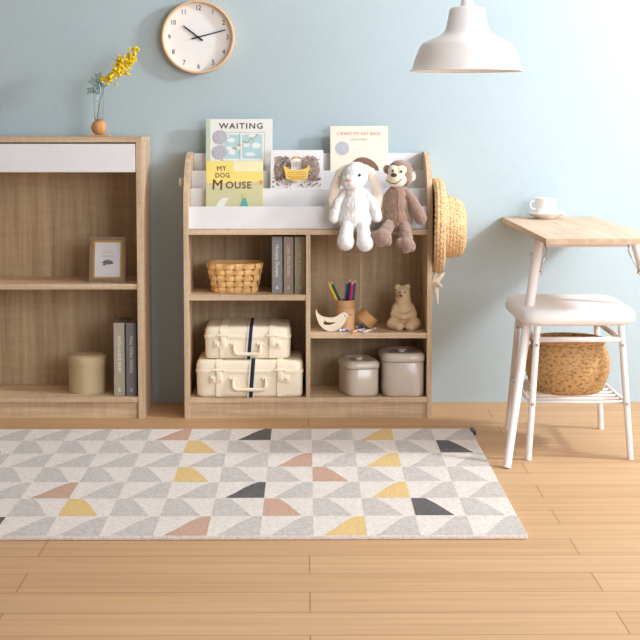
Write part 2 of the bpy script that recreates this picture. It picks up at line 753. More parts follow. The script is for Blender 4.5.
# ================================================================== picture books in the display
def picture_book(name, label, x0, x1, ybot, ztop, zbot, lean, th, rgb, art, group='picture books in the white display'):
    wd = x1 - x0
    h = (ztop - zbot) / math.cos(lean)
    b = root(name, ((x0 + x1) / 2, ybot, zbot), label, 'picture book', group, (-lean, 0, 0))
    cm = mat('cover_%d_%d_%d' % rgb, rgb, .45, var=.01)
    bm = bmesh.new()
    box(bm, -wd / 2, wd / 2, 0, .0025, 0, h, .0007, 1)
    box(bm, -wd / 2, wd / 2, th - .0025, th, 0, h, .0007, 1)
    box(bm, -wd / 2, -wd / 2 + .0025, 0, th, 0, h, .0007, 1)
    obj('cover', bm, cm, b)
    obj('pages', B(-wd / 2 + .0025, wd / 2 - .004, .0025, th - .0025, .003, h - .003), mat('white_page', (240, 236, 228), .9), b)
    p = Print(lambda x, z, e: (x, -e, z))
    art(p, wd, h)
    p.build('cover_print', b)
    return b


brown = ink('brown', (92, 62, 46))
teal = ink('turquoise', (188, 218, 220))
silver = ink('silver', (190, 187, 194))
silver2 = ink('silver_light', (208, 206, 210))
whitei = ink('paper', (246, 243, 238))
tan = ink('tan', (214, 200, 182))
green = ink('pale_green', (196, 212, 186))


def medal(p, x, z, r):
    p.disc(x, z, r, silver)
    p.disc(x, z, r * .82, silver2)
    p.disc(x, z, r * .76, silver)
    for i in range(7):
        a = i * 2.4
        rr = r * .5 * ((i + 1) / 7) ** .5
        p.disc(x + rr * math.cos(a), z + rr * math.sin(a), r * .13, silver2, n=8)


def art_waiting(p, wd, h):
    q = wd / 66.0     # one photo pixel
    X = lambda px: (px - 239) * q
    Z = lambda py: h - (py - 119) * q * 1.005
    p.rect(-wd / 2, X(210.2), 0.001, h - .001, green)
    p.text('WAITING', X(241), Z(126.2),   .0295, brown, .0010, 1.12, 0, 1.22)
    grey = ink('sill', (214, 206, 200))
    p.rect(X(222), X(264.6), .001, Z(132.0), tan)
    p.rect(X(222.8), X(263.8), .001, Z(132.8), whitei)
    p.rect(X(224), X(262), Z(158.5), Z(134.4), teal)
    for (cx, cy, rx, ry) in ((231, 140, 4, 2.3), (229, 148, 3, 2), (232, 152, 3.5, 3), (246, 145, 4, 2), (256, 145.5, 4.5, 3), (250, 154, 5, 2), (238, 148, 2.5, 1.5), (252, 136.5, 4, 1.6), (226, 136, 3, 1.2)):
        p.disc(X(cx), Z(cy), rx * q, whitei, ry * q, 14)
    leaf = ink('leaf_ochre', (196, 168, 112))
    for i in range(12):
        t = i / 11
        p.disc(X(234 + 23 * t), Z(148 - 12 * t + 1.6 * math.sin(i * 2.2)), 1.1 * q, leaf, .8 * q, 8)
    p.rect(X(240.2), X(241.8), Z(158.5), Z(133), whitei)
    p.rect(X(222.8), X(263.8), .001, Z(158.5), whitei)
    p.rect(X(222), X(264.6), .001, Z(160.5), grey)
    medal(p, X(220.3), Z(137), 6.8 * q)
    medal(p, X(219.8), Z(152), 6.8 * q)


def art_dog(p, wd, h):
    q = wd / 57.0
    X = lambda px: (px - 234.5) * q
    Z = lambda py: h - (py - 161) * q
    yellow = ink('lemon', (250, 226, 128))
    sand = ink('sand', (214, 206, 160))
    maroon = ink('maroon', (120, 62, 58))
    p.rect(-wd / 2 + .001, wd / 2 - .001, .001, Z(183), sand)
    p.poly([(-wd / 2 + .001, Z(183)), (wd / 2 - .001, Z(183)), (wd / 2 - .001, h - .001), (-wd / 2 + .001, h - .001)], yellow)
    p.poly([(-wd / 2 + .001, Z(184.6)), (X(225), Z(184)), (X(245), Z(183.2)), (wd / 2 - .001, Z(185.5)), (wd / 2 - .001, Z(181.2)), (X(250), Z(182.2)), (-wd / 2 + .001, Z(183.2))], sand)
    cream = ink('curtain_cream', (246, 238, 204))
    p.rect(X(233.5), X(262.6), Z(171.5), h - .001, cream)
    p.rect(X(234.3), X(245.5), Z(170.8), h - .001, ink('pale_lemon', (250, 240, 190)))
    p.rect(X(246.6), X(262.4), Z(170.8), h - .001, ink('pale_lemon', (250, 240, 190)))
    p.text('MY', X(221.5), Z(168.6), .0235, maroon, .0006, 1.05, .04, 1.1)
    p.text('DOG', X(222.5), Z(175.6), .0235, maroon, .0005, .95, 0, 1.1)
    p.text('M', X(217.5), Z(185.4), .054, maroon, .0007, .98, -.06)
    p.text('OUSE', X(238.6), Z(185.5), .036, maroon, .0007, 1.0, 0, 1.1)
    p.rect(X(259.8), X(262.6), Z(184.5), Z(180.5), ink('orange_tab', (240, 140, 50)))
    # plain pale and teal shapes at the foot of the cover
    pale = ink('pale_shape', (240, 236, 230))
    tealg = ink('teal_shape', (96, 178, 160))
    p.poly([(X(215), Z(208)), (X(219), Z(201)), (X(223), Z(197.5)), (X(229), Z(198)), (X(226), Z(202)), (X(224), Z(208))], pale)
    p.poly([(X(240), Z(207)), (X(243), Z(198)), (X(246), Z(198)), (X(248.5), Z(207))], tealg)
    p.disc(X(243.8), Z(195.5), 2.2 * q, ink('straw_shape', (232, 204, 122)))


def art_banner(p, wd, h):
    q = wd / 53.0
    X = lambda px: (px - 296.5) * q
    Z = lambda py: h - (py - 150) * q
    rnd = random.Random(3)
    cols = [ink('umber', (140, 118, 106)), ink('fawn', (206, 188, 172)), ink('rose', (198, 154, 140)), ink('dusk', (122, 110, 116)), ink('moss', (120, 130, 100))]
    # two plain mottled towers of colour, a banner between, small flowers below
    for s in (-1, 1):
        p.poly([(s * x * q, Z(y)) for x, y in ((6.5, 170), (5, 166), (6, 162), (9, 157), (12, 155.5), (13, 157.5), (16, 156), (19.5, 158), (22, 163), (23.2, 170), (22, 176), (21, 181), (17, 182), (14, 178), (11, 176))], ink('stone', (172, 152, 138)))
        for i in range(120):
            x, y = rnd.uniform(6, 22.5), rnd.uniform(157, 181)
            if abs(x - 15) * .5 + abs(y - 168) * .35 < 7:
                p.rect(s * x * q - rnd.uniform(.4, .9) * q, s * x * q + rnd.uniform(.4, .9) * q, Z(y + rnd.uniform(.4, 1.1)), Z(y - rnd.uniform(.3, .9)), cols[rnd.randrange(4)])
    gold = ink('gold_banner', (248, 206, 104))
    pts = [(-13.5, 165.5), (-8, 169.5), (0, 171), (8, 169.5), (13.5, 165.5), (12, 172), (10.5, 179.5), (0, 182), (-10.5, 179.5), (-12, 172)]
    p.poly([(x * q, Z(y)) for x, y in pts[::-1]], gold)
    och = ink('ochre_line', (196, 150, 84))
    for i, (yy, ww) in enumerate(((173, 9), (175.2, 10), (177.4, 9.4), (179.2, 7))):
        n = 9
        for k in range(n):
            xx = -ww + 2 * ww * (k + .5) / n
            p.rect((xx - .6) * q, (xx + .5) * q, Z(yy + .5), Z(yy - .5), och)
    p.disc(0, Z(159.5), 5.4 * q, ink('ochre_line', (196, 150, 84)), 2.2 * q)
    p.disc(0, Z(160.6), 4.2 * q, whitei, 1.5 * q)
    p.disc(0, Z(157.6), 1.2 * q, gold)
    for k in range(5):
        p.rect((-3 + 1.5 * k - .4) * q, (-3 + 1.5 * k + .4) * q, Z(168), Z(163), ink('stone', (172, 152, 138)))
    fl = [ink('flower_pink', (206, 120, 140)), ink('flower_red', (176, 84, 84)), ink('flower_green', (110, 140, 100)), ink('dusk', (112, 100, 110))]
    for i in range(70):
        x = rnd.uniform(-24, 24)
        if abs(x) < 4:
            continue
        p.disc(x * q, Z(rnd.uniform(178, 188) + (0 if abs(x) > 12 else 4)), rnd.uniform(.5, 1.1) * q, fl[rnd.randrange(4)], n=7)


def art_cream(p, wd, h):
    q = wd / 58.0
    X = lambda px: (px - 359) * q
    Z = lambda py: h - (py - 126) * q
    red = ink('coral_red', (226, 112, 92))
    p.text('I WANT MY HAT BACK', X(359), Z(133.8), .0165, red, .0003, .88, 0, 1.1)
    p.text('JON KLASSEN', X(359), Z(139.6), .0095, ink('grey_letters', (130, 118, 108)), 0, 1.0)
    medal(p, X(342), Z(148.5), 7 * q)
    # a plain brown rounded patch where the cover picture begins
    pts = [(349, 172)] + [(364 + 15 * math.cos(a), 172 - 14.5 * math.sin(a) * (1 - .12 * math.cos(a))) for a in [PI - i * PI / 14 for i in range(15)]]
    p.poly([(X(x), Z(y)) for x, y in pts[1:]][::-1], ink('umber_patch', (140, 104, 86)))


def PB(x0p, x1p, ytop, Yt, Yb, zb, *a):
    """from pixel columns and the top edge: depth of top edge Yt, of foot Yb"""
    A, Bq = UY(x0p, ytop, Yt), UY(x1p, ytop, Yt)
    lean = math.atan2(Yt - Yb, A.z - zb)
    return A.x, Bq.x, Yb, A.z, zb, lean


x0, x1, yb, zt, zb, ln = PB(206, 272.3, 119, .252, .218, .813)
picture_book('picture_book', 'large white picture book with silver medals, behind the yellow one', x0, x1, yb, zt, zb, ln, .012, (244, 240, 234), art_waiting)
x0, x1, yb, zt, zb, ln = PB(206, 263, 161, .083, .058, .701)
picture_book('picture_book', 'yellow picture book with maroon title, in front of the white one', x0, x1, yb, zt, zb, ln, .010, (240, 220, 140), art_dog)
x0, x1, yb, zt, zb, ln = PB(270.3, 323.2, 150, .167, .135, .758)
picture_book('picture_book', 'white picture book with a golden banner between two grey shapes', x0, x1, yb, zt, zb, ln, .010, (246, 241, 238), art_banner)
x0, x1, yb, zt, zb, ln = PB(330, 388, 126, .252, .218, .813)
picture_book('picture_book', 'cream picture book with thin red title, behind the plush rabbit', x0, x1, yb, zt, zb, ln, .012, (248, 234, 214), art_cream)


# ================================================================== plush toys sitting on the edge of the top board
PX = .00362


def plush_root(name, px, label):
    p = UY(px, 230, -.02)
    return root(name, (p.x, -.02, .690), label, 'plush toy', 'plush toys sitting on the bookcase edge'), px


FUR_W = mat('white_fur', (244, 238, 233), .95, var=.05, vscale=120, bump=.7, bscale=300, sheen=.5, spec=.1)
FUR_C = mat('cream_fur', (240, 224, 206), .95, var=.03, vscale=120, bump=.6, bscale=300, sheen=.4, spec=.1)
FUR_B = mat('brown_fur', (158, 124, 104), .95, var=.1, vscale=120, bump=.8, bscale=300, sheen=.5, spec=.1)
FACE = mat('cream_felt', (246, 226, 196), .9, var=.02, bump=.25, bscale=400, sheen=.3, spec=.1)
EYE = mat('black_bead', (22, 18, 18), .15, coat=.5)
PINK = mat('pink_thread', (232, 178, 168), .6)
NOSEB = mat('brown_nose', (84, 46, 40), .4)


def limb(bm, pts, rs, step=.3):
    """row of spheres along a path, later fused into one limb"""
    pts = [Vector(p) for p in pts]
    for (a, b), (ra, rb) in zip(zip(pts, pts[1:]), zip(rs, rs[1:])):
        n = max(2, int((b - a).length / (min(ra, rb) * step)))
        for i in range(n + 1):
            t = i / n
            r = ra + (rb - ra) * t
            bmesh.ops.create_uvsphere(bm, u_segments=14, v_segments=10, radius=r, matrix=Matrix.Translation(a.lerp(b, t)))
    return bm


def furpart(name, bm, m, parent, disp=.0016, vox=.0034, sm=5):
    return obj(name, fuse(bm, vox, sm, .5, disp, 170), m, parent, True)


def rabbit():
    r, cx = plush_root('plush_rabbit', 355.5, 'white plush rabbit with long drooping ears, sitting beside the brown monkey')
    L = lambda px, py, y=0: Vector(((px - cx) * PX, y, (230.3 - py) * PX))
    bm = bmesh.new()
    ell(bm, L(355, 219, -.010), (.064, .044, .048))
    ell(bm, L(355, 208, -.008), (.057, .042, .056))
    ell(bm, L(355, 197, -.002), (.043, .036, .045))
    furpart('body', bm, FUR_W, r)
    bm = bmesh.new()
    ell(bm, L(354.5, 177, -.012), (.047, .045, .044))
    ell(bm, L(350.4, 182.2, -.034), (.036, .034, .029))
    ell(bm, L(356, 172, -.002), (.043, .040, .034))
    hd = furpart('head', bm, FUR_W, r)
    bm = bmesh.new()
    ell(bm, L(348.6, 179.8, -.0695), (.0105, .006, .0065))
    obj('nose', bm, PINK, hd, True, label='pale pink nose')
    for ex, ey, yy in ((358.9, 175.3, -.054), (338.9, 177.6, -.006)):
        bm = bmesh.new()
        ell(bm, L(ex, ey, yy), (.0052, .005, .0056))
        obj('eye', bm, EYE, hd, True, label='black bead eye')
    bm = bmesh.new()
    tube(bm, [L(348.8, 182.2, -.0685), L(348.9, 185.5, -.066)], .0009, 8)
    obj('mouth_stitch', bm, PINK, hd, True)
    # ears fall along the sides
    for pts in ([(346, 168, .004), (340, 174, .0), (335.5, 186, -.006), (332.5, 200, -.008), (331.8, 212, -.008)],
                [(365, 168, .004), (371, 173, .0), (375.5, 185, -.004), (378, 199, -.006), (378.6, 211, -.006)]):
        bm = bmesh.new()
        P = [L(*q) for q in pts]
        for (a, b), (ra, rb) in zip(zip(P, P[1:]), zip((.011, .0165, .020, .019), (.0165, .020, .019, .010))):
            for i in range(9):
                t = i / 8
                rr = ra + (rb - ra) * t
                ell(bm, a.lerp(b, t), (rr * .98, .009, rr), u=14, v=10)
        furpart('ear', bm, FUR_C, hd, .0007, .003)
    for pts, rs in (([(345, 193, -.002), (338.5, 203, -.012), (334.6, 213, -.018), (333.6, 218.5, -.020)], (.016, .0185, .0205, .0195)),
                    ([(365, 193, -.002), (372, 203, -.012), (375.6, 213, -.018), (376.4, 217.5, -.020)], (.016, .0185, .0205, .0195))):
        furpart('arm', limb(bmesh.new(), [L(*q) for q in pts], rs), FUR_W, r)
    for pts, rs in (([(348, 222, -.02), (346, 231, -.062), (345, 240, -.072)], (.022, .025, .030)),
                    ([(362, 222, -.02), (363, 231, -.062), (364, 241, -.072)], (.022, .024, .029))):
        bm = limb(bmesh.new(), [L(*q) for q in pts], rs)
        c = L(pts[-1][0], pts[-1][1] + .6, -.082)
        ell(bm, c, (.031, .032, .031))
        furpart('leg', bm, FUR_W, r)
    bm = bmesh.new()
    tube(bm, [L(354.7, 189, -.036), L(354.6, 197, -.043), L(354.8, 206, -.0515), L(354.9, 214, -.0555), L(355, 222, -.0555)], .0009, 8)
    obj('belly_seam', bm, FUR_W, r, True)


def monkey():
    r, cx = plush_root('plush_monkey', 397.5, 'brown plush monkey with cream face, sitting right of the white rabbit')
    L = lambda px, py, y=0: Vector(((px - cx) * PX, y, (230.3 - py) * PX))
    bm = bmesh.new()
    ell(bm, L(398, 219.5, -.005), (.052, .041, .047))
    ell(bm, L(397, 207, -.002), (.048, .038, .056))
    ell(bm, L(397, 196.5, 0), (.040, .033, .042))
    furpart('body', bm, FUR_B, r)
    bm = bmesh.new()
    ell(bm, L(399.5, 173.5, .0), (.045, .040, .046))
    ell(bm, L(398, 165.5, -.012), (.026, .022, .016))
    ell(bm, L(406, 175, .0), (.024, .034, .044))
    hd = furpart('head', bm, FUR_B, r)
    bm = bmesh.new()
    ell(bm, L(393.4, 171, -.020), (.0225, .028, .020))
    ell(bm, L(400.2, 171, -.020), (.0235, .028, .021))
    ell(bm, L(396, 179.5, -.022), (.037, .033, .031))
    obj('face', fuse(bm, .003, 5, .5, .0003, 200), FACE, hd, True, label='cream felt face')
    for ex, ey in ((391.9, 171.2), (400.3, 172.0)):
        bm = bmesh.new()
        ell(bm, L(ex, ey, -.0475), (.0042, .004, .0048))
        obj('eye', bm, EYE, hd, True, label='black bead eye')
    bm = bmesh.new()
    ell(bm, L(393.0, 175.2, -.052), (.0115, .007, .007))
    obj('nose', bm, NOSEB, hd, True, label='dark brown nose')
    bm = bmesh.new()
    pts = []
    for i in range(13):
        t = i / 12
        px = 385.6 + 15.6 * t
        py = 179.0 + 5.3 * math.sin(PI * (t * .88 + .05)) - 2.2 * t + .6
        dx = (px - 396) * PX / .0375
        dz = (179.5 - py) * PX / .0315
        y = -.022 - .0335 * math.sqrt(max(.04, 1 - dx * dx - dz * dz))
        pts.append(L(px, py, y))
    tube(bm, pts, .0013, 8)
    obj('mouth', bm, BLACK, hd, True, label='black stitched smile')
    for (ex, ey, yy, w_) in ((386.6, 170, .002, .0135), (411, 177, .0, .018)):
        bm = bmesh.new()
        ell(bm, L(ex, ey, yy), (w_, .010, w_ * 1.25))
        ear = furpart('ear', bm, FUR_B, hd, .0006, .003)
        if ex < 390:
            continue
        bm = bmesh.new()
        ell(bm, L(ex, ey + .3, yy - .007), (w_ * .78, .006, w_ * 1.0))
        obj('inner_ear', bm, FACE, ear, True, label='cream inner ear')
    for pts, rs in (([(406, 194, -.004), (412.5, 203, -.02), (417.5, 213, -.030), (420, 218.5, -.034)], (.0175, .0205, .0225, .0225)),
                    ([(389, 194, .0), (384.5, 203, .004), (382, 214, .0), (382, 221, -.006)], (.014, .0155, .016, .016))):
        furpart('arm', limb(bmesh.new(), [L(*q) for q in pts], rs), FUR_B, r)
    for pts, rs, f in (([(390, 223, -.02), (385, 230, -.056), (381.5, 235, -.066)], (.021, .024, .026), [(381, 236, -.078, .034, .03, .030), (374.5, 235, -.078, .017, .018, .018), (386, 240, -.08, .018, .018, .018), (379, 241.5, -.08, .018, .018, .016)]),
                       ([(404, 223, -.02), (404.5, 232, -.058), (405, 240, -.068)], (.020, .0235, .026), [(405.5, 243, -.078, .027, .03, .028), (399, 242, -.078, .016, .018, .020), (409.5, 245, -.08, .017, .018, .02), (404, 247.5, -.08, .018, .018, .016)])):
        bm = limb(bmesh.new(), [L(*q) for q in pts], rs)
        for (fx, fy, yy, a, b, c) in f:
            ell(bm, L(fx, fy, yy), (a, b, c))
        furpart('leg', bm, FUR_B, r)
    bm = bmesh.new()
    tube(bm, [L(396.6, 190, -.034), L(396.7, 197, -.0365), L(397, 206, -.0425), L(397.2, 214, -.048), L(397.5, 222, -.048)], .0009, 8)
    obj('belly_seam', bm, NOSEB, r, True)


rabbit()
monkey()


# ================================================================== straw hat on the right peg, starfish below
def hat():
    h = root('straw_hat', (BW, .09, .698), 'natural straw hat hanging on its brim from the right side of the bookcase', 'hat')
    sm = straw_mat('straw', (166, 114, 72), (232, 190, 138), 120, (1, 1, 1))
    def resample(pr, step, closed):
        P = [Vector((r, x)) for r, x in pr]
        if closed:
            P.append(P[0])
        out, s_ = [], 0
        for p, q in zip(P, P[1:]):
            m = max(1, int((q - p).length / step))
            t = (q - p).normalized()
            nn = Vector((-t.y, t.x))
            for i in range(m):
                out.append((p.lerp(q, i / m), nn, s_ + (q - p).length * i / m))
            s_ += (q - p).length
        if not closed:
            out.append((P[-1], Vector((0, 1)), s_))
        return out

    def braid(pr, closed, n=240, row=.0125):
        """sewn rows of plaited straw: each row a rounded ridge with slanting plaits"""
        bm = bmesh.new()
        S_ = resample(pr, .0021, closed)
        rings = []
        for p, nn, d in S_:
            k = int(d / row)
            f = (d / row) % 1
            ridge = math.sin(PI * f)
            ring = []
            for i in range(n):
                a = 2 * PI * i / n
                w_ =   .0018 * ridge * math.sin(52 * a + (1 if k % 2 else -1) * 5 * f + k * 2.1)
                h_ = .0021 * ridge + w_ + .0007 * noise.noise(Vector((p.x * math.cos(a), p.x * math.sin(a), p.y)) * 160)
                if p.x < .004:
                    h_ = 0
                q = p - nn * h_ if not closed else p + nn * h_
                ring.append(bm.verts.new((q.y + (.0022 * math.sin(3 * a + 1) if p.x > .13 else 0), q.x * math.cos(a), q.x * math.sin(a))))
            rings.append(ring)
        pr_ = list(zip(rings, rings[1:])) + ([(rings[-1], rings[0])] if closed else [])
        for A, Bq in pr_:
            for i in range(n):
                j = (i + 1) % n
                bm.faces.new((A[i], A[j], Bq[j], Bq[i]))
        if not closed:
            bm.faces.new(rings[-1])
        return bm
    prof = [(.114, .040), (.140, .043), (.160, .042), (.169, .037), (.1725, .028), (.1725, .014), (.169, .005), (.163, .003), (.166, .012), (.1655, .026), (.162, .034), (.155, .037), (.138, .038), (.114, .035)]
    obj('brim', braid(prof, True), sm, h, True)
    prof = [(.118, .034), (.117, .042), (.1145, .054), (.112, .068), (.108, .084), (.104, .098), (.099, .109), (.090, .117), (.076, .122), (.05, .1245), (.012, .1245)]
    bm = braid(prof, False)
    for v in bm.verts:
        v.co.z += -.012 * (v.co.x - .034) / .1 - .001
    obj('crown', bm, sm, h, True)


hat()


def starfish():
    s = root('starfish_ornament', (BW + .006, .02, .497), 'small white and tan starfish ornament hanging below the straw hat', 'ornament')
    shell = mat('starfish_shell', (244, 226, 202), .7, var=.12, vscale=60, bump=.6, bscale=200)
    bm = bmesh.new()
    c = Vector((.006, 0, 0))
    ell(bm, c, (.014, .012, .016))
    for dx, dy, dz in ((.032, -.004, .034), (.022, -.03, -.016), (.009, -.006, -.078), (.004, .03, -.02), (.002, .026, .034)):
        tip = c + Vector((dx, dy, dz))
        limb(bm, [c, c.lerp(tip, .5), tip], (.0125, .0095, .0045))
    obj('shell', fuse(bm, .0025, 3, .5, .0006, 220), shell, s, True)
    bm = bmesh.new()
    tube(bm, [(.004, .02, .03), (.003, .05, .18), (.009, .07, .354)], .0011, 8)
    obj('cord', bm, mat('cotton_cord', (230, 216, 196), .9), s, True)


starfish()


# ================================================================== suitcases
def suitcase(label, px0, px1, y, z, d, h, seam, wd_strap):
    A, Bq = UY(px0, 380, y), UY(px1, 380, y)
    wd = Bq.x - A.x
    s = root('suitcase', ((A.x + Bq.x) / 2, y + d / 2, z), label, 'suitcase', 'stacked cream suitcases')
    cr = mat('cream_plastic', (255, 237, 210), .5, var=.01, bump=.12, bscale=500)
    hw, hd = wd / 2, d / 2

    def shell(z0, z1, k0, k1, top):
        n = 72
        secs = []

        def sec(zz, inset):
            return [(x, yy, zz) for x, yy in sup(hw - inset, hd - inset, 13, n)]
        if top:
            secs = [sec(z0, .0), sec(z1 - .016, .001), sec(z1 - .008, .003), sec(z1 - .003, .007), sec(z1 - .0008, .013), sec(z1, .022)]
        else:
            secs = [sec(z0, .012), sec(z0 + .002, .006), sec(z0 + .008, .002), sec(z0 + .016, .001), sec(z1, .0)]
        return loft(bmesh.new(), secs)
    obj('base_shell', shell(0, seam - .002, 0, 0, False), cr, s, True, auto=40)
    lid = obj('lid', shell(seam + .0015, h, 0, 0, True), cr, s, True, auto=40)
    bm = loft(bmesh.new(), [[(x, yy, zz) for x, yy in sup(hw + o, hd + o, 13, 72)] for zz, o in ((seam - .005, .0005), (seam - .004, .003), (seam + .004, .003), (seam + .005, .0005))])
    obj('seam_rim', bm, cr, s, True, auto=40)
    # moulded bands over front and lid
    bx = hw * .57
    for sg in (-1, 1):
        bm = bmesh.new()
        w2 = .0105
        path = [(-hd - .0012, .004), (-hd - .0022, .012), (-hd - .0022, h - .018), (-hd + .003, h - .007), (-hd + .012, h - .0005), (-hd + .028, h + .0016), (hd - .028, h + .0016), (hd - .006, h - .008), (hd + .001, h - .02)]
        pts = [Vector((sg * bx, yy, zz)) for yy, zz in path]
        nn = []
        for i in range(len(pts)):
            t = (pts[min(i + 1, len(pts) - 1)] - pts[max(0, i - 1)]).normalized()
            nn.append(Vector((0, -t.z, t.y)))
        ribbon(bm, pts, [Vector((1, 0, 0))] * len(pts), nn, w2 * 2, .0035)
        obj('moulded_band', bm, cr, s)
    for sg in (-1, 1):
        x = sg * bx
        bm = bmesh.new()
        xo = x + sg * .0165
        box(bm, min(x - sg * .012, x + sg * .034), max(x - sg * .012, x + sg * .034), -hd - .0065, -hd + .001, seam - .040, seam - .013, .002)
        box(bm, x - .0095, x + .0095, -hd - .010, -hd + .001, seam - .030, seam + .004, .0025)
        box(bm, x - .016, x + .016, -hd - .008, -hd + .001, seam + .003, seam + .011, .0025)
        tube(bm, [(x - .02, -hd - .007, seam + .006), (x + .02, -hd - .007, seam + .006)], .0042, 12)
        bb = bm
        lathe(bb, [(0, -.0105), (.006, -.0105), (.0075, -.009), (.0075, 0)], 20, 'Y', (xo + sg * .006, -hd, seam - .0265))
        lt = obj('latch', bm, cr, s, True, auto=35)
        bm = bmesh.new()
        lathe(bm, [(0, -.0112), (.0028, -.0112), (.0028, -.010)], 14, 'Y', (xo + sg * .006, -hd, seam - .0265))
        obj('lock_button', bm, CHROME, lt, True)
    hx = hw * .305
    z0 = seam - .027
    drop = .034 if h < .125 else .037
    bm = bmesh.new()
    pts = [(-hx, -hd - .002, z0), (-hx, -hd - .010, z0 - .002)]
    for i in range(7):
        a = PI / 2 * i / 6
        pts.append((-hx + .016 * (1 - math.cos(a)), -hd - .014, z0 - drop + .016 - .016 * math.sin(a) + .0))
    pts += [(-x, yy, zz) for x, yy, zz in pts[::-1]]
    tube(bm, pts, [.005] * 2 + [.0068] * (len(pts) - 4) + [.005] * 2, 14)
    hd_ = obj('handle', bm, cr, s, True)
    for sg in (-1, 1):
        bm = bmesh.new()
        for k in (-1, 0, 1):
            box(bm, sg * hx + k * .0095 - .0045, sg * hx + k * .0095 + .0045, -hd - .007, -hd + .001, z0 - .004, z0 + .006, .002)
        box(bm, sg * hx - .014, sg * hx + .014, -hd - .004, -hd + .001, z0 - .003, z0 + .003, .001)
        obj('handle_mount', bm, cr, hd_)
    # ribbon strap round the middle: white ribbon with a black stripe
    def strap(nm, wdt, off, mt, par):
        path = [(-hd - .0006, .0), (-hd - .0032, .008), (-hd - .0045, seam - .006), (-hd - .0055, seam), (-hd - .0035, seam + .007), (-hd - .0015, h - .018), (-hd + .003, h - .005), (-hd + .012, h + .001), (-hd + .028, h + .0022), (hd - .028, h + .0022), (hd - .010, h - .002), (hd + .001, h - .016), (hd + .003, .004)]
        pts = [Vector((.009 + .010 * (zz / h - .5) * (1 if yy < 0 else .5), yy, zz)) for yy, zz in path]
        nn = []
        for i in range(len(pts)):
            t = (pts[min(i + 1, len(pts) - 1)] - pts[max(0, i - 1)]).normalized()
            nn.append(Vector((0, -t.z, t.y)).normalized())
        pts = [p + q * off for p, q in zip(pts, nn)]
        return obj(nm, ribbon(bmesh.new(), pts, [Vector((1, 0, 0))] * len(pts), nn, wdt, .0012), mt, par)
    st = strap('strap', wd_strap, .0, mat('white_webbing', (240, 232, 222), .8), s)
    st['label'] = 'white webbing strap with a black stripe'
    strap('black_stripe', wd_strap * .52, .0009, mat('black_webbing', (34, 30, 36), .7), st)


suitcase('larger cream suitcase with black striped strap, lying under the smaller one', 196.0, 303, .004, .0765, .268, .136, .095, .027)
suitcase('smaller cream suitcase with black striped strap, lying on top of the larger', 204.7, 290.5, .024, .2147, .255, .118, .081, .024)


# ================================================================== woven basket
def basket():
    A = UY(234, 293, .1)
    b = root('woven_basket', (A.x + .003, .135, .452), 'small woven wooden splint basket on the middle shelf beside the grey book', 'basket')
    sp = mat('splint_wood', (236, 180, 112), .5, var=.09, vscale=24, vec=(1, 1, 4), bump=.15, bscale=60)
    sp2 = mat('splint_wood_light', (248, 198, 130), .5, var=.12, vscale=30, bump=.15, bscale=60)
    H = .108
    N = 18
    rows = 5
    th = .0016
    amp = .0036

    def per(t, z):
        k = z / H
        a, bb = .080 + .022 * k, .068 + .018 * k
        c, s = math.cos(t), math.sin(t)
        n = 3.6
        x = a * math.copysign(abs(c) ** (2 / n), c)
        y = bb * math.copysign(abs(s) ** (2 / n), s)
        nx = math.copysign(abs(c) ** (2 - 2 / n), c) / a
        ny = math.copysign(abs(s) ** (2 - 2 / n), s) / bb
        l = math.hypot(nx, ny)
        return Vector((x, y, z)), Vector((nx / l, ny / l, .0))
    # even spacing along the outline
    M = 720
    pts = [per(2 * PI * i / M, H * .6)[0] for i in range(M + 1)]
    L = [0]
    for i in range(M):
        L.append(L[-1] + (pts[i + 1] - pts[i]).length)

    def tt(u):
        u = (u % 1) * L[-1]
        lo = 0
        for i in range(M):
            if L[i + 1] >= u:
                return 2 * PI * (i + (u - L[i]) / max(1e-9, L[i + 1] - L[i])) / M
        return 2 * PI
    bm = bmesh.new()
    pitch = L[-1] / N
    for i in range(N):
        t = tt(i / N)
        P, S_, Nn = [], [], []
        for k in range(31):
            z = H * k / 30
            p, n = per(t, z)
            off = amp * math.cos(PI * (i + (z / H * rows - .5)))
            P.append(p + n * off)
            S_.append(Vector((-n.y, n.x, 0)))
            Nn.append(n)
        ribbon(bm, P, S_, Nn, pitch * .70, th)
    obj('upright_splints', bm, sp2, b)
    bm = bmesh.new()
    for j in range(rows):
        z = H * (j + .5) / rows
        P, S_, Nn = [], [], []
        K = N * 8
        for k in range(K):
            u = k / K
            p, n = per(tt(u), z)
            off = -amp * math.cos(PI * (u * N + j))
            P.append(p + n * off)
            Nn.append(n)
            S_.append(Vector((0, 0, 1)))
        ribbon(bm, P, S_, Nn, H / rows * .72, th, True)
    obj('weavers', bm, sp, b)
    bm = bmesh.new()
    for dd, zz in ((.0042, H - .006), (-.0042, H - .006)):
        P, S_, Nn = [], [], []
        for k in range(120):
            p, n = per(2 * PI * k / 120, zz)
            P.append(p + n * dd)
            Nn.append(n)
            S_.append(Vector((0, 0, 1)))
        if dd < 0:
            ribbon(bm, P, S_, Nn, .013, .002, True)
    obj('rim', bm, sp, b)
    bm = bmesh.new()
    loft(bm, [[per(2 * PI * k / 60, 0)[0] * .98 + Vector((0, 0, z)) for k in range(60)] for z in (.001, .004)])
    obj('base', bm, sp, b)


basket()


# ================================================================== pencil tube, lid, pencils, crayons, bird, bear
KRAFT = mat('kraft_card', (214, 164, 114), .7, var=.04, vscale=30, bump=.05)
tub = UY(345.2, 320, .115)
TX, TY, TZ = tub.x, .115, .313


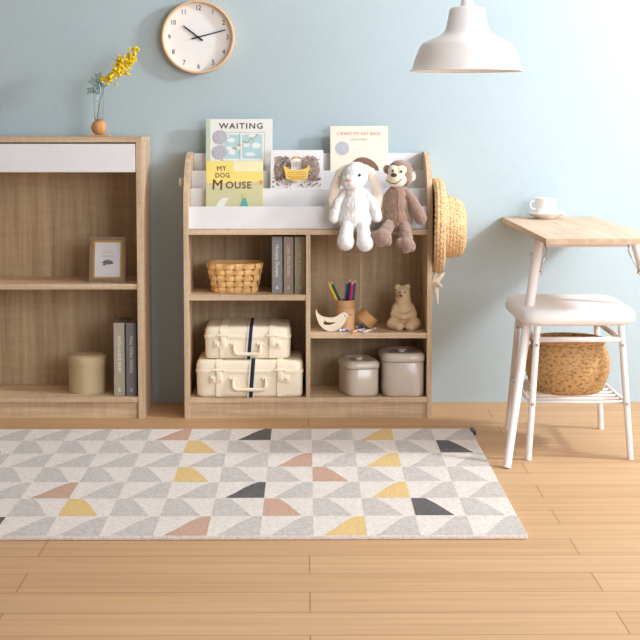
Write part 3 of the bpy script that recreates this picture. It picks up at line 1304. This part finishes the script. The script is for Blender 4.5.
def pencil_tube():
    t = root('pencil_tube', (TX, TY, TZ), 'round brown cardboard tube holding coloured pencils, behind the wooden bird', 'pencil holder')
    R, H, J = .0365, .1085, .079
    lathe_p = [(0, 0), (R, 0), (R, J), (R - .003, J), (R - .003, .003), (0, .003)]
    obj('tube_body', lathe(bmesh.new(), lathe_p, 48), KRAFT, t, True, auto=40)
    r2 = R - .0008
    obj('neck_sleeve', lathe(bmesh.new(), [(r2, J + .0005), (r2, H), (r2 - .0032, H), (r2 - .0032, J + .0005)], 48, closed=True), mat('kraft_sleeve', (204, 156, 110), .7, var=.04), t, True, auto=40)


pencil_tube()


def pencil(label, tip, mid, rgb, yoff):
    """tip and rim crossing in photo pixels; the pencil runs on down to the tube's bottom"""
    a = UY(tip[0], tip[1], TY + yoff)
    m_ = UY(mid[0], mid[1], TY + yoff * .9)
    dirv = (m_ - a).normalized()
    k = (TZ + .006 - a.z) / dirv.z
    e = a + dirv * k
    lim = .028
    d2 = Vector((e.x - TX, e.y - TY))
    if d2.length > lim:
        d2 = d2.normalized() * lim
        e = Vector((TX + d2.x, TY + d2.y, e.z))
    length = (a - e).length
    q = (a - e).normalized().to_track_quat('Z', 'Y')
    p = root('pencil', e, label, 'pencil', 'coloured pencils in the tube')
    p.rotation_euler = q.to_euler()
    rad = .0046
    bm = bmesh.new()
    ln = length - .017
    tube(bm, [(0, 0, 0), (0, 0, ln)], rad, 6)
    c = mat('pencil_%d_%d_%d' % rgb, rgb, .3, coat=.3)
    obj('barrel', bm, c, p)
    bm = bmesh.new()
    tube(bm, [(0, 0, ln), (0, 0, length - .005)], [rad * .98, .0013], 12)
    obj('sharpened_wood', bm, mat('pencil_wood', (232, 200, 166), .7), p, True)
    bm = bmesh.new()
    tube(bm, [(0, 0, length - .005), (0, 0, length)], [.0013, .0004], 10)
    obj('lead', bm, c, p, True)


pencil('yellow pencil leaning left in the cardboard tube', (327.8, 281.3), (336.5, 300), (246, 208, 30), .004)
pencil('dark green pencil behind the yellow one, leaning left', (330.2, 280), (340.5, 300), (20, 92, 84), .014)
pencil('blue pencil with pale tip, left of the black pencil', (347.8, 279.2), (345.4, 300), (36, 100, 160), .012)
pencil('black pencil between the blue and the magenta pencil', (350.4, 277.6), (347.6, 300), (40, 34, 46), .0)
pencil('magenta pencil in the middle of the upright pencils', (352.8, 279.6), (350.4, 300), (216, 22, 128), -.008)
pencil('teal pencil standing rightmost in the cardboard tube', (355.3, 278.2), (353.4, 300), (30, 88, 100), .006)


def tube_lid():
    # a short cap lying tilted, its lower corner on the shelf and its upper rim on the tube
    D, H = .0745, .0385
    low = UY(369.6, 327, .115)
    c0 = UY(363.2, 320, .115)
    ang = math.radians(43)
    ax = Vector((math.sin(ang), 0, math.cos(ang)))      # cap axis, towards the closed top
    sd = Vector((math.cos(ang), 0, -math.sin(ang)))     # along the diameter, downwards right
    X0 = UY(356.4, 312.3, .115)
    # centre of the open end
    base = Vector((TX + .0372 + .030, .115, TZ + .0262))
    r = root('tube_lid', base, 'brown cardboard lid leaning tilted against the pencil tube', 'lid')
    r.rotation_euler = (0, ang, 0)
    R = D / 2
    bm = lathe(bmesh.new(), [(R, 0), (R, H), (0, H), (0, H - .003), (R - .003, H - .003), (R - .003, 0)], 48)
    bmesh.ops.remove_doubles(bm, verts=bm.verts, dist=1e-5)
    bm2 = lathe(bm, [(R, 0), (R - .003, 0)], 48)
    obj('lid_cap', bm2, mat('kraft_lid', (204, 152, 100), .6, var=.05), r, True, auto=40)
    return r


tube_lid()


def crayon(label, p0, p1, zr, m, endm, end_first=False):
    def onshelf(px, py):
        d = _f + _r * ((px - 320) / FPX) - _u * ((py - 244.5) / FPX)
        return _c + d * ((TZ + zr - CZ) / d.z)
    a, b = onshelf(*p0), onshelf(*p1)
    c = root('crayon', a, label, 'crayon', 'patterned crayons on the shelf')
    c.rotation_euler = (b - a).to_track_quat('X', 'Z').to_euler()
    L = (b - a).length
    e0, e1 = (.0, L * .72) if not end_first else (L * .28, L)
    obj('paper_wrap', tube(bmesh.new(), [(e0, 0, 0), (e1, 0, 0)], zr, 16), m, c, True, auto=40)
    f0, f1 = (e1, L) if not end_first else (0, e0)
    obj('wax_end', tube(bmesh.new(), [(f0, 0, 0), (f1, 0, 0)], zr * .96, 16), endm, c, True, auto=40)


dm1 = dots_mat('dots_violet', (236, 232, 232), [(120, 60, 150), (190, 60, 120), (70, 100, 190), (230, 230, 230)], 230)
dm2 = dots_mat('dots_green', (230, 232, 226), [(40, 130, 80), (30, 50, 90), (220, 180, 60), (60, 150, 110)], 230)
dm3 = dots_mat('dots_orange', (244, 236, 228), [(230, 120, 60), (240, 170, 150), (90, 90, 170), (250, 240, 230)], 230)
dm4 = dots_mat('dots_multi', (246, 242, 238), [(220, 80, 80), (70, 150, 90), (80, 100, 200), (240, 200, 80)], 230)
crayon('violet dotted crayon lying nearest the wooden bird', (339.0, 330.4), (349.0, 329.9), .0054, dm1, dm1)
crayon('green dotted crayon with a blue end lying before the cardboard tube', (346.4, 328.6), (362.2, 326.8), .0054, dm2, mat('blue_wax', (52, 120, 220), .5))
crayon('dotted crayon with an orange end lying in front of the others', (352.0, 332.0), (364.0, 329.6), .0054, dm3, mat('orange_wax', (244, 176, 120), .5), True)
crayon('multicoloured dotted crayon with white end lying rightmost', (375.4, 328.4), (364.4, 332.0), .0054, dm4, mat('white_wax', (240, 234, 230), .5), False)


def bird():
    base = UY(330, 330, .04)
    b = root('wooden_bird', (base.x, .046, TZ), 'flat cream wooden bird with an open wing slot, in front of the pencil tube', 'figurine')
    k = 1 / 9.14 * .00352
    cx, cy = 180, 556
    q = lambda pts: [((x - cx) * k, (cy - y) * k) for x, y in pts]
    out = q([(47, 344), (56, 366), (75, 394), (100, 411), (130, 420), (165, 425), (200, 425), (228, 419), (250, 409), (270, 393), (290, 382), (308, 377), (322, 378), (336, 385), (345, 393), (360, 405), (344, 418), (336, 436), (322, 468), (303, 500), (280, 525), (256, 539), (230, 549), (205, 554), (180, 556), (155, 550), (130, 540), (104, 518), (80, 490), (66, 462), (55, 430), (48, 400), (44, 370)])
    hole = q([(126, 444), (134, 456), (152, 467), (176, 471), (204, 470), (234, 467), (218, 482), (198, 491), (172, 496), (146, 496), (122, 489), (113, 477), (128, 466)])
    bm = prism(bmesh.new(), [out, hole], 0, .014)
    obj('body', bm, mat('cream_wood', (244, 226, 200), .5, var=.03, vscale=30), b)
    bm = lathe(bmesh.new(), [(0, -.0006), (.0023, -.0006), (.0023, .001)], 14, 'Y', (*(q([(324, 407)])[0][:1]), 0, q([(324, 407)])[0][1]))
    obj('eye', bm, BLACK, b, label='small dark eye')
    p0, p1 = q([(350, 402)])[0], q([(393, 395)])[0]
    bm = bmesh.new()
    tube(bm, [(p0[0], .007, p0[1]), ((p0[0] + p1[0]) / 2, .007, p0[1] - .0006), (p1[0], .007, p1[1])], [.0022, .0016, .0005], 10)
    obj('beak', bm, mat('grey_beak', (120, 100, 84), .4), b, True, label='thin grey beak')


bird()


def bear():
    c = UY(403.3, 328, .115)
    b = root('bear_figurine', (c.x, .115, TZ), 'beige sitting bear figurine with small dark eyes, right on the middle shelf', 'figurine')
    k = .00361 / 4.92
    L = lambda x, y, yy=0: Vector(((x - 484) * k, yy, (292 - y) * k))
    bm = bmesh.new()
    ell(bm, L(484, 258, .008), (.050, .042, .026))
    ell(bm, L(484, 234, .010), (.049, .041, .044))
    ell(bm, L(484, 202, .010), (.046, .037, .042))
    ell(bm, L(483, 172, .006), (.031, .029, .034))
    ell(bm, L(482, 140, .0), (.029, .027, .028))
    ell(bm, L(481, 112, -.002), (.028, .026, .026))
    ell(bm, L(479, 96, .002), (.025, .022, .018))
    ell(bm, L(470, 121, -.022), (.0135, .014, .011))
    for x, y in ((455, 84), (503, 83)):
        ell(bm, L(x, y - 3, .0), (.0118, .0085, .0125))
    # crossed legs and feet
    for sg in (-1, 1):
        limb(bm, [L(484 + sg * 34, 258, .0), L(484 + sg * 58, 262, -.022), L(484 + sg * 24, 272, -.046)], (.024, .0225, .017))
        ell(bm, L(484 + sg * 30 + 4, 275, -.050), (.016, .014, .0155))
        limb(bm, [L(484 + sg * 36, 186, .0), L(484 + sg * 47, 214, -.018), L(484 + sg * 6, 226, -.040)], (.016, .0165, .011))
    bm2 = fuse(bm, .0026, 4, .5)
    for v in bm2.verts:
        v.co.z = max(v.co.z, 0)
    bo = obj('body', bm2, mat('bear_beige', (220, 188, 146), .5, var=.03, spec=.35), b, True)
    dk = mat('bear_dark', (84, 74, 74), .4)
    for x, y in ((464, 104), (489, 104)):
        bm = bmesh.new()
        ell(bm, L(x, y, -.0245), (.0036, .0035, .0044))
        obj('eye', bm, dk, b, True, label='dark eye')
    bm = bmesh.new()
    ell(bm, L(468, 119, -.0345), (.0062, .004, .0048))
    obj('nose', bm, dk, b, True, label='dark nose')


bear()


# ================================================================== enamel canisters
def canister(label, x0p, x1p, yc, D, H, lidh, rot, n, knob):
    A, Bq = UY(x0p, 385, yc), UY(x1p, 385, yc)
    wd = Bq.x - A.x
    c = root('canister', ((A.x + Bq.x) / 2, yc, .0765), label, 'canister', 'lidded beige canisters on the bottom shelf', (0, 0, rot))
    en = mat('beige_enamel', (214, 198, 180), .26, var=.015, coat=.35)
    dark = mat('enamel_edge', (120, 110, 108), .4)
    a = (wd / 2 - D / 2 * abs(math.sin(rot)) * .78) / math.cos(rot)
    b = D / 2
    sec = lambda z, o: [(x, y, z) for x, y in sup(a + o, b + o, n, 64)]
    obj('body', loft(bmesh.new(), [sec(0, -.008), sec(.002, -.004), sec(.007, -.0015), sec(.02, 0), sec(H - .004, 0), sec(H, -.002)]), en, c, True, auto=50)
    obj('rim_line', loft(bmesh.new(), [sec(H, .0), sec(H + .0022, .0)]), dark, c)
    z = H + .0022
    lid = obj('lid', loft(bmesh.new(), [sec(z, .003), sec(z + .004, .0042), sec(z + lidh * .6, .003), sec(z + lidh * .85, -.001), sec(z + lidh, -.009), sec(z + lidh + .001, -.018), sec(z + lidh - .003, -.026), sec(z + lidh - .006, -.030), sec(z + lidh - .0055, -.036), sec(z + lidh - .005, -a * .8)]), en, c, True, auto=60)
    kb = bmesh.new()
    zz = z + lidh - .0065
    lathe(kb, [(0, zz), (.013, zz), (.0125, zz + .003), (.0165, zz + .006), (.0175, zz + .009), (.0155, zz + .0115), (.009, zz + .0125), (0, zz + .0128)], 32)
    obj('knob', kb, en, lid, True, auto=60)


canister('smaller lidded beige canister beside the divider on the bottom shelf', 337.8, 379.2, .099, .185, .102, .025, .21, 4.0, 1)
canister('larger lidded beige canister against the right side of the bookcase', 379.4, 423.6, .102, .20, .128, .029, .05, 4.2, 1)


# ================================================================== things in the left cabinet
def frame():
    p = UY(107, 281, .07)
    f = root('framed_print', (p.x, .075, .492), 'brown and gold picture frame with a small print, leaning in the left cabinet', 'picture frame', None, (math.radians(-12), 0, 0))
    wd, h = .134, .168
    fm = mat('walnut_frame', (150, 120, 96), .5, var=.1, vscale=40)
    gold = mat('gold_lip', (206, 162, 84), .35, .5)

    def ring(o, i, y0, y1, m, nm, par):
        bm = bmesh.new()
        for x0, x1, z0, z1 in ((-wd / 2 + o, wd / 2 - o, o, i), (-wd / 2 + o, wd / 2 - o, h - i, h - o), (-wd / 2 + o, -wd / 2 + i, i, h - i), (wd / 2 - i, wd / 2 - o, i, h - i)):
            box(bm, x0, x1, y0, y1, z0, z1, .001, 1)
        return obj(nm, bm, m, par)
    fr = ring(0, .0125, 0, .016, fm, 'frame', f)
    ring(.011, .0185, .002, .014, gold, 'gold_lip', fr)
    obj('backing', B(-wd / 2 + .006, wd / 2 - .006, .011, .015, .006, h - .006), fm, f)
    obj('print', B(-wd / 2 + .016, wd / 2 - .016, .008, .010, .016, h - .016), mat('print_paper', (232, 226, 226), .6), f)
    p = Print(lambda x, z, e: (x, .008 - e, z))
    gy = ink('print_grey', (120, 116, 118))
    gl = ink('print_light', (196, 184, 182))
    for z, n, s in ((.118, 8, .0048), (.110, 11, .0045)):
        for i in range(n):
            x = (i - (n - 1) / 2) * s
            p.rect(x - s * .32, x + s * .32, z - .0012, z + .0012, gl)
    for z in (.099, .0955):
        p.rect(-.026, .026, z - .0005, z + .0005, gl)
    for i in range(7):
        a = math.radians(20 + i * 22)
        p.poly([(0, .066), (.020 * math.cos(a) - .003 * math.sin(a), .066 + .016 * math.sin(a) + .003 * math.cos(a)), (.023 * math.cos(a), .066 + .019 * math.sin(a)), (.020 * math.cos(a) + .003 * math.sin(a), .066 + .016 * math.sin(a) - .003 * math.cos(a))], gy)
    p.disc(-.012, .065, .006, gy, .003)
    p.rect(-.005, .005, .052, .0535, gl)
    for o in (.020,):
        for x0, x1, z0, z1 in ((-wd / 2 + o, wd / 2 - o, o, o + .0006), (-wd / 2 + o, wd / 2 - o, h - o - .0006, h - o), (-wd / 2 + o, -wd / 2 + o + .0006, o, h - o), (wd / 2 - o - .0006, wd / 2 - o, o, h - o)):
            p.rect(x0, x1, z0, z1, gl)
    p.build('print_motif', f)
    st = bmesh.new()
    box(st, -.018, .018, .016, .018, .0, .11)
    for v in st.verts:
        v.co.y += (.11 - v.co.z) * .55
        if v.co.z < .01:
            v.co.z += -v.co.y * math.sin(math.radians(12)) * -1.0
    obj('easel_back', st, fm, f)


frame()


def round_box():
    p = UY(107, 385, .12)
    R = .072
    r = root('round_box', (p.x - R - .001, .125, .079), 'round beige lidded box beside the sage book in the left cabinet', 'box')
    m = mat('beige_card', (204, 178, 140), .6, var=.03)
    obj('box_body', lathe(bmesh.new(), [(0, 0), (R - .003, 0), (R - .003, .124), (0, .124)], 56), m, r, True, auto=40)
    lid = obj('lid', lathe(bmesh.new(), [(R - .002, .104), (R + .001, .104), (R + .001, .132), (R - .006, .139), (R - .02, .142), (0, .143)], 56), m, r, True, auto=40)


round_box()


def vase():
    z = 1.024
    P = UY(99.0, 130, .15)
    v = root('bud_vase', (P.x, .15, z), 'slim glass tube vase in a round wooden holder on top of the cabinet', 'vase')
    obj('wooden_base', B(-.045, .043, -.028, .028, 0, .006, .002), WARM, v)
    bm = bmesh.new()
    ell(bm, (0, 0, .033), (.0285, .0285, .0285), u=36, v=24)
    for q in bm.verts:
        q.co.z = max(q.co.z, .0062)
    obj('wooden_ball', bm, WARM, v, True)
    tb = lathe(bmesh.new(), [(0, .056), (.013, .058), (.0165, .064), (.0205, .19), (.0190, .19), (.015, .066), (.011, .0615), (0, .060)], 40)
    obj('glass_tube', tb, glass_mat(), v, True, auto=60)
    # sprig in the vase
    s = root('mimosa_sprig', (P.x, .15, z + .066), 'yellow mimosa sprig standing in the glass vase on the cabinet', 'flower')
    L = lambda px, py, yy=0: UY(px, py, .15 + yy) - Vector((P.x, .15, z + .066))
    st = bmesh.new()
    main = [Vector((-.006, 0, 0)), L(100, 101), L(104, 88), L(110, 78, -.004), L(120, 67, -.006), L(130, 57, -.004), L(137, 49)]
    tube(st, main, [.0015, .0015, .0014, .0013, .0011, .0009, .0006], 8)
    side = [[L(110, 78, -.004), L(118, 74), L(128, 71.5)], [L(116, 71, -.005), L(122, 66), L(129, 65)], [L(122, 65), L(121, 60), L(119.5, 56)], [L(126, 61), L(131, 61), L(132, 60.5)], [L(108, 80, -.004), L(106, 79), L(104, 79)], [L(113, 75), L(115, 66), L(116, 61), L(111.5, 58.5)]]
    for b in side:
        tube(st, b, .0007, 6)
    obj('stem', st, mat('mimosa_stem', (120, 124, 84), .7), s, True)
    fl = bmesh.new()
    rnd = random.Random(11)
    axes = [main[3:]] + side[:5]
    for ai, ax in enumerate(axes):
        n = 92 if ai == 0 else 20
        for i in range(n):
            t = (i + rnd.random()) / n * (len(ax) - 1)
            k = min(int(t), len(ax) - 2)
            p = ax[k].lerp(ax[k + 1], t - k)
            sp = .012 if ai == 0 else .007
            if ai == 0:
                sp *= 1.1 - .55 * t / 3
            p = p + Vector((rnd.gauss(0, sp), rnd.gauss(0, sp), rnd.gauss(0, sp)))
            rr = rnd.uniform(.0044, .0066)
            bmesh.ops.create_icosphere(fl, subdivisions=2, radius=rr, matrix=Matrix.Translation(p))
    obj('flower_clusters', fl, mat('mimosa_yellow', (255, 214, 30), .8, var=.1, vscale=80, bump=.5, bscale=700), s, True)
    lf = bmesh.new()

    def leaf(path, ln, npair):
        tube(lf, path, .0006, 6)
        for i in range(npair):
            t = (i + 1) / (npair + .5) * (len(path) - 1)
            k = min(int(t), len(path) - 2)
            p = path[k].lerp(path[k + 1], t - k)
            d = (path[k + 1] - path[k]).normalized()
            sdir = d.cross(Vector((0, 1, 0))).normalized()
            for sg in (-1, 1):
                tip = p + (sdir * sg * .8 + d * .6).normalized() * ln
                tube(lf, [p, p.lerp(tip, .5), tip], [.0008, .0022, .0005], 6)
    leaf([L(102, 90), L(100, 82), L(98, 74, .006)], .018, 8)
    leaf([L(103, 88), L(98, 85, -.006), L(91, 80, -.01)], .018, 8)
    leaf([L(101, 94), L(95, 90, .004), L(88, 91, .006)], .016, 7)
    obj('leaves', lf, mat('mimosa_leaf', (104, 138, 116), .7, var=.1), s, True)


vase()


# ================================================================== clock
def clock():
    c0 = UY(198, 37, .272)
    R = UY(234.4, 37, .272).x - c0.x
    c = root('wall_clock', (c0.x, WY, c0.z), 'round white wall clock with thin wooden rim, hanging above the bookcase', 'clock')
    rim = mat('clock_wood', (238, 196, 150), .45, var=.06, vscale=20)
    D = .044
    bm = lathe(bmesh.new(), [(R - .004, -.001), (R, -.003), (R, -D + .002), (R - .002, -D), (R - .0065, -D), (R - .0085, -D + .003), (R - .0085, -.012), (R - .004, -.012)], 96, 'Y', closed=True)
    obj('case_rim', bm, rim, c, True, auto=40)
    dl = obj('dial', lathe(bmesh.new(), [(0, -.016), (R - .008, -.016), (R - .008, -.004), (0, -.004)], 96, 'Y'), mat('dial_white', (250, 246, 242), .6), c, True, auto=40)
    dk = ink('dial_black', (60, 56, 56))
    rn = R * 29.2 / 36.4
    for k in range(1, 13):
        a = PI / 2 - 2 * PI * k / 12
        p = Print(lambda x, z, e: (x, -.016 - e, z))
        p.text(str(k), rn * math.cos(a), rn * math.sin(a), .0255, dk, .0004, .88)
        p.build('numeral', dl)

    def hand(nm, px, py, tx, ty, w0, y):
        q = R / 36.4
        a, b = Vector(((px - 198) * q, (37 - py) * q)), Vector(((tx - 198) * q, (37 - ty) * q))
        d = (a - b).normalized()
        n = Vector((-d.y, d.x))
        pts = [b + n * w0, b - n * w0, a - n * w0 * .75, a + n * w0 * .75]
        obj(nm, prism(bmesh.new(), [[(v.x, v.y) for v in pts]], y, y - .0015), BLACK, c)
    hand('hour_hand', 183, 25.6, 202.4, 40.4, .0034, -.020)
    hand('minute_hand', 225.2, 29.8, 191.6, 38.6, .0027, -.023)
    obj('hand_pin', lathe(bmesh.new(), [(0, -.027), (.005, -.027), (.005, -.016), (0, -.016)], 20, 'Y'), BLACK, c, True, auto=40)


clock()


# ================================================================== pendant lamp
def lamp():
    Y = -1.0
    p = UY(466.6, 71.2, Y)
    R = UY(523.2, 71.2, Y).x - p.x
    q = R / 56.6
    l = root('pendant_lamp', (p.x, Y, p.z), 'white metal pendant lamp hanging at the upper right of the bookcase', 'lamp')
    pr = [(56.6, 0), (56.8, .7), (55.6, 1.4), (54.6, 2.2), (51.5, 13), (47.6, 22.5), (46, 25.5), (43.5, 28), (36, 31.5), (27.5, 35.2), (23.5, 38), (21.6, 41), (20.2, 46), (18.7, 54), (17.8, 60), (16.5, 62), (13, 63.5), (6, 64)]
    out = [(r * q, z * q) for r, z in pr]
    inn = [((r - 1.1) * q, (z - .9) * q if i > 3 else z * q) for i, (r, z) in enumerate(pr)][::-1]
    inn[-1] = ((56.6 - .9) * q, .0)
    inn = [v for i, v in enumerate(inn) if i not in (len(inn) - 2, len(inn) - 3)]
    obj('shade', lathe(bmesh.new(), out + inn, 96, closed=True), WPAINT, l, True, auto=50)
    zt = 64 * q
    obj('cord_grip', lathe(bmesh.new(), [(0, zt - .001), (.018, zt - .001), (.018, zt + .015), (.009, zt + .026), (.004, zt + .032), (0, zt + .032)], 32), WPAINT, l, True, auto=50)
    obj('cord', tube(bmesh.new(), [(0, 0, zt + .03), (0, 0, 2.48 - p.z)], .0032, 12), WPAINT, l, True)
    obj('ceiling_canopy', lathe(bmesh.new(), [(0, 2.5 - p.z), (.05, 2.5 - p.z), (.048, 2.482 - p.z), (.02, 2.47 - p.z), (0, 2.468 - p.z)], 40), WPAINT, l, True, auto=50)
    so = obj('socket', lathe(bmesh.new(), [(0, zt - .01), (.016, zt - .01), (.016, zt - .06), (0, zt - .06)], 28), WPAINT, l, True, auto=50)
    b = bmesh.new()
    ell(b, (0, 0, zt - .088), (.027, .027, .032))
    obj('bulb', b, mat('bulb_glass', (250, 248, 244), .2), so, True)


lamp()


# ================================================================== table, cup, saucer
TTX0, TTX1, TTY0, TTY1, TTZ = .738, 1.10, -.76, .305, .716


def table():
    t = root('side_table', (TTX0, 0, 0), 'narrow oak topped table with white splayed legs at the right', 'table')
    obj('tabletop', B(0, TTX1 - TTX0, TTY0, TTY1, TTZ - .019, TTZ, .0012, 1), TABLEW, t)
    for sg in (0, 1):
        w_ = TTX1 - TTX0
        tp = Vector((.024 if not sg else w_ - .024, -.47, TTZ - .019))
        ft = Vector((-.120 if not sg else w_ + .120, -.80, .0))
        lg = obj('leg', tube(bmesh.new(), [tp, ft + Vector((0, 0, 0))], [.0165, .0125], 24), WMETAL, t, True, auto=50)
        s = 1 if sg == 0 else -1
        m1 = tp.lerp(ft, .075)
        obj('bolt', lathe(bmesh.new(), [(0, -.0085), (.0055, -.0085), (.0065, -.006), (.0065, 0)], 16, 'X', (m1.x - s * .0145 if s > 0 else m1.x + .022, m1.y, m1.z)), CHROME, lg, True, auto=40)
        a = tp.lerp(ft, .02) + Vector((s * .02, 0, 0))
        b = tp.lerp(ft, .16) + Vector((s * .017, -.002, 0))
        st = bmesh.new()
        tube(st, [a, a.lerp(b, .3) + Vector((s * .012, 0, 0)), b], .0024, 10)
        tube(st, [b + Vector((-s * .008, 0, 0)), b + Vector((s * .006, 0, 0))], .005, 14)
        obj('wire_brace', st, CHROME, lg, True)
    obj('wall_cleat', B(.08, TTX1 - TTX0 - .08, TTY1 - .03, TTY1, TTZ - .06, TTZ - .019), WMETAL, t)
    obj('apron', B(.04, TTX1 - TTX0 - .04, -.48, -.46, TTZ - .05, TTZ - .019), WMETAL, t)


table()


def cup():
    p = UY(546, 214, .2)
    X, Y = p.x, .2
    s = root('saucer', (X, Y, TTZ), 'white saucer under the cup on the oak table', 'saucer')
    po = mat('white_porcelain', (246, 242, 238), .2, coat=.3)
    obj('dish', lathe(bmesh.new(), [(0, 0), (.036, 0), (.038, .003), (.060, .013), (.0735, .022), (.0725, .0245), (.056, .0165), (.036, .0085), (0, .008)], 56), po, s, True, auto=60)
    c = root('coffee_cup', (X, Y, TTZ + .0083), 'white coffee cup with a loop handle on the saucer', 'cup')
    obj('bowl', lathe(bmesh.new(), [(0, 0), (.025, 0), (.027, .003), (.034, .012), (.0385, .03), (.040, .070), (.0385, .070), (.036, .03), (.031, .014), (0, .006)], 56), po, c, True, auto=60)
    pts = []
    for i in range(13):
        a = math.radians(75 + 210 * i / 12)
        pts.append((-.042 + .015 * math.cos(a) - .003, 0, .044 + .0155 * math.sin(a)))
    pts = [(-.037, 0, .0595)] + pts + [(-.036, 0, .029)]
    obj('handle', tube(bmesh.new(), pts, .0036, 12), po, c, True)


cup()


# ================================================================== stool with the basket under its seat
def stool():
    xa, xb, ya, yb = .702, 1.03, -.684, -.200   # feet
    cx, cy = (xa + xb) / 2, (ya + yb) / 2
    s = root('stool', (cx, cy, 0), 'white padded stool with storage rack, pushed under the oak table', 'stool')
    zs = .462
    hw, hd = .193, .232
    seat = mat('white_vinyl', (248, 242, 238), .5, bump=.05)
    sec = lambda z, o: [(x, y, z) for x, y in sup(hw + o, hd + o, 6, 72)]
    obj('seat', loft(bmesh.new(), [sec(.428, -.024), sec(.432, -.013), sec(.440, -.003), sec(.452, .0), sec(.465, -.002), sec(.474, -.008), sec(.480, -.018), sec(.483, -.04), sec(.484, -.12)]), seat, s, True, auto=60)
    fx, fy = (xb - xa) / 2, (yb - ya) / 2
    tx, ty = fx - .030, fy - .035
    P = {}
    for sx in (-1, 1):
        for sy in (-1, 1):
            a, b = Vector((sx * fx, sy * fy, 0)), Vector((sx * tx, sy * ty, .426))
            P[sx, sy] = (a, b)
            lg = obj('leg', tube(bmesh.new(), [a, b], .0105, 20), WMETAL, s, True, auto=50)
            for t in (.42, .86):
                q = a.lerp(b, t)
                obj('bolt', lathe(bmesh.new(), [(0, -.013), (.0045, -.013), (.0055, -.011), (.0055, -.008)], 14, 'Y', q), CHROME, lg, True, auto=40)
    at = lambda sx, sy, t: P[sx, sy][0].lerp(P[sx, sy][1], t)
    for sx in (-1, 1):
        obj('side_rail', tube(bmesh.new(), [at(sx, -1, .42), at(sx, 1, .42)], .0075, 14), WMETAL, s, True)
        obj('seat_rail', tube(bmesh.new(), [at(sx, -1, .9), at(sx, 1, .9)], .009, 14), WMETAL, s, True)
    for sy in (-1, 1):
        obj('seat_rail', tube(bmesh.new(), [at(-1, sy, .9), at(1, sy, .9)], .009, 14), WMETAL, s, True)
    for i in range(8):
        k = (i + .5) / 8
        a = at(-1, -1, .42).lerp(at(-1, 1, .42), k)
        b = at(1, -1, .42).lerp(at(1, 1, .42), k)
        obj('rack_slat', tube(bmesh.new(), [a, b], .005, 10), WMETAL, s, True)
    zr = .42 * .426 + .0055
    b = root('wicker_basket', (cx, cy, zr), 'round brown wicker basket on the rack under the stool seat', 'basket')
    wk = straw_mat('wicker', (124, 84, 46), (204, 156, 100), 70, (1, 1, 1.6))
    bm = bmesh.new()
    H = .165
    prof = []
    for i in range(25):
        t = i / 24
        r = .104 + .036 * math.sin(PI * (t * .8 + .08))
        prof.append((r + .0022 * (1 if i % 2 else -1), H * t))
    inner = [(r - .007, z) for r, z in prof[::-1] if z > .008]
    lathe(bm, [(0, 0)] + prof + inner + [(0, .008)], 80)
    for v in bm.verts:
        r_ = math.hypot(v.co.x, v.co.y)
        if r_ > .05:
            a = math.atan2(v.co.y, v.co.x)
            k = 1 + .012 * math.sin(40 * a + (PI if int(v.co.z / H * 24 + .5) % 2 else 0))
            v.co.x *= k
            v.co.y *= k
    obj('woven_wall', bm, wk, b, True)
    pts = [(.119 * math.cos(2 * PI * i / 60), .119 * math.sin(2 * PI * i / 60), H + .003) for i in range(61)]
    obj('rim', tube(bmesh.new(), pts, .008, 12), wk, b, True)


stool()
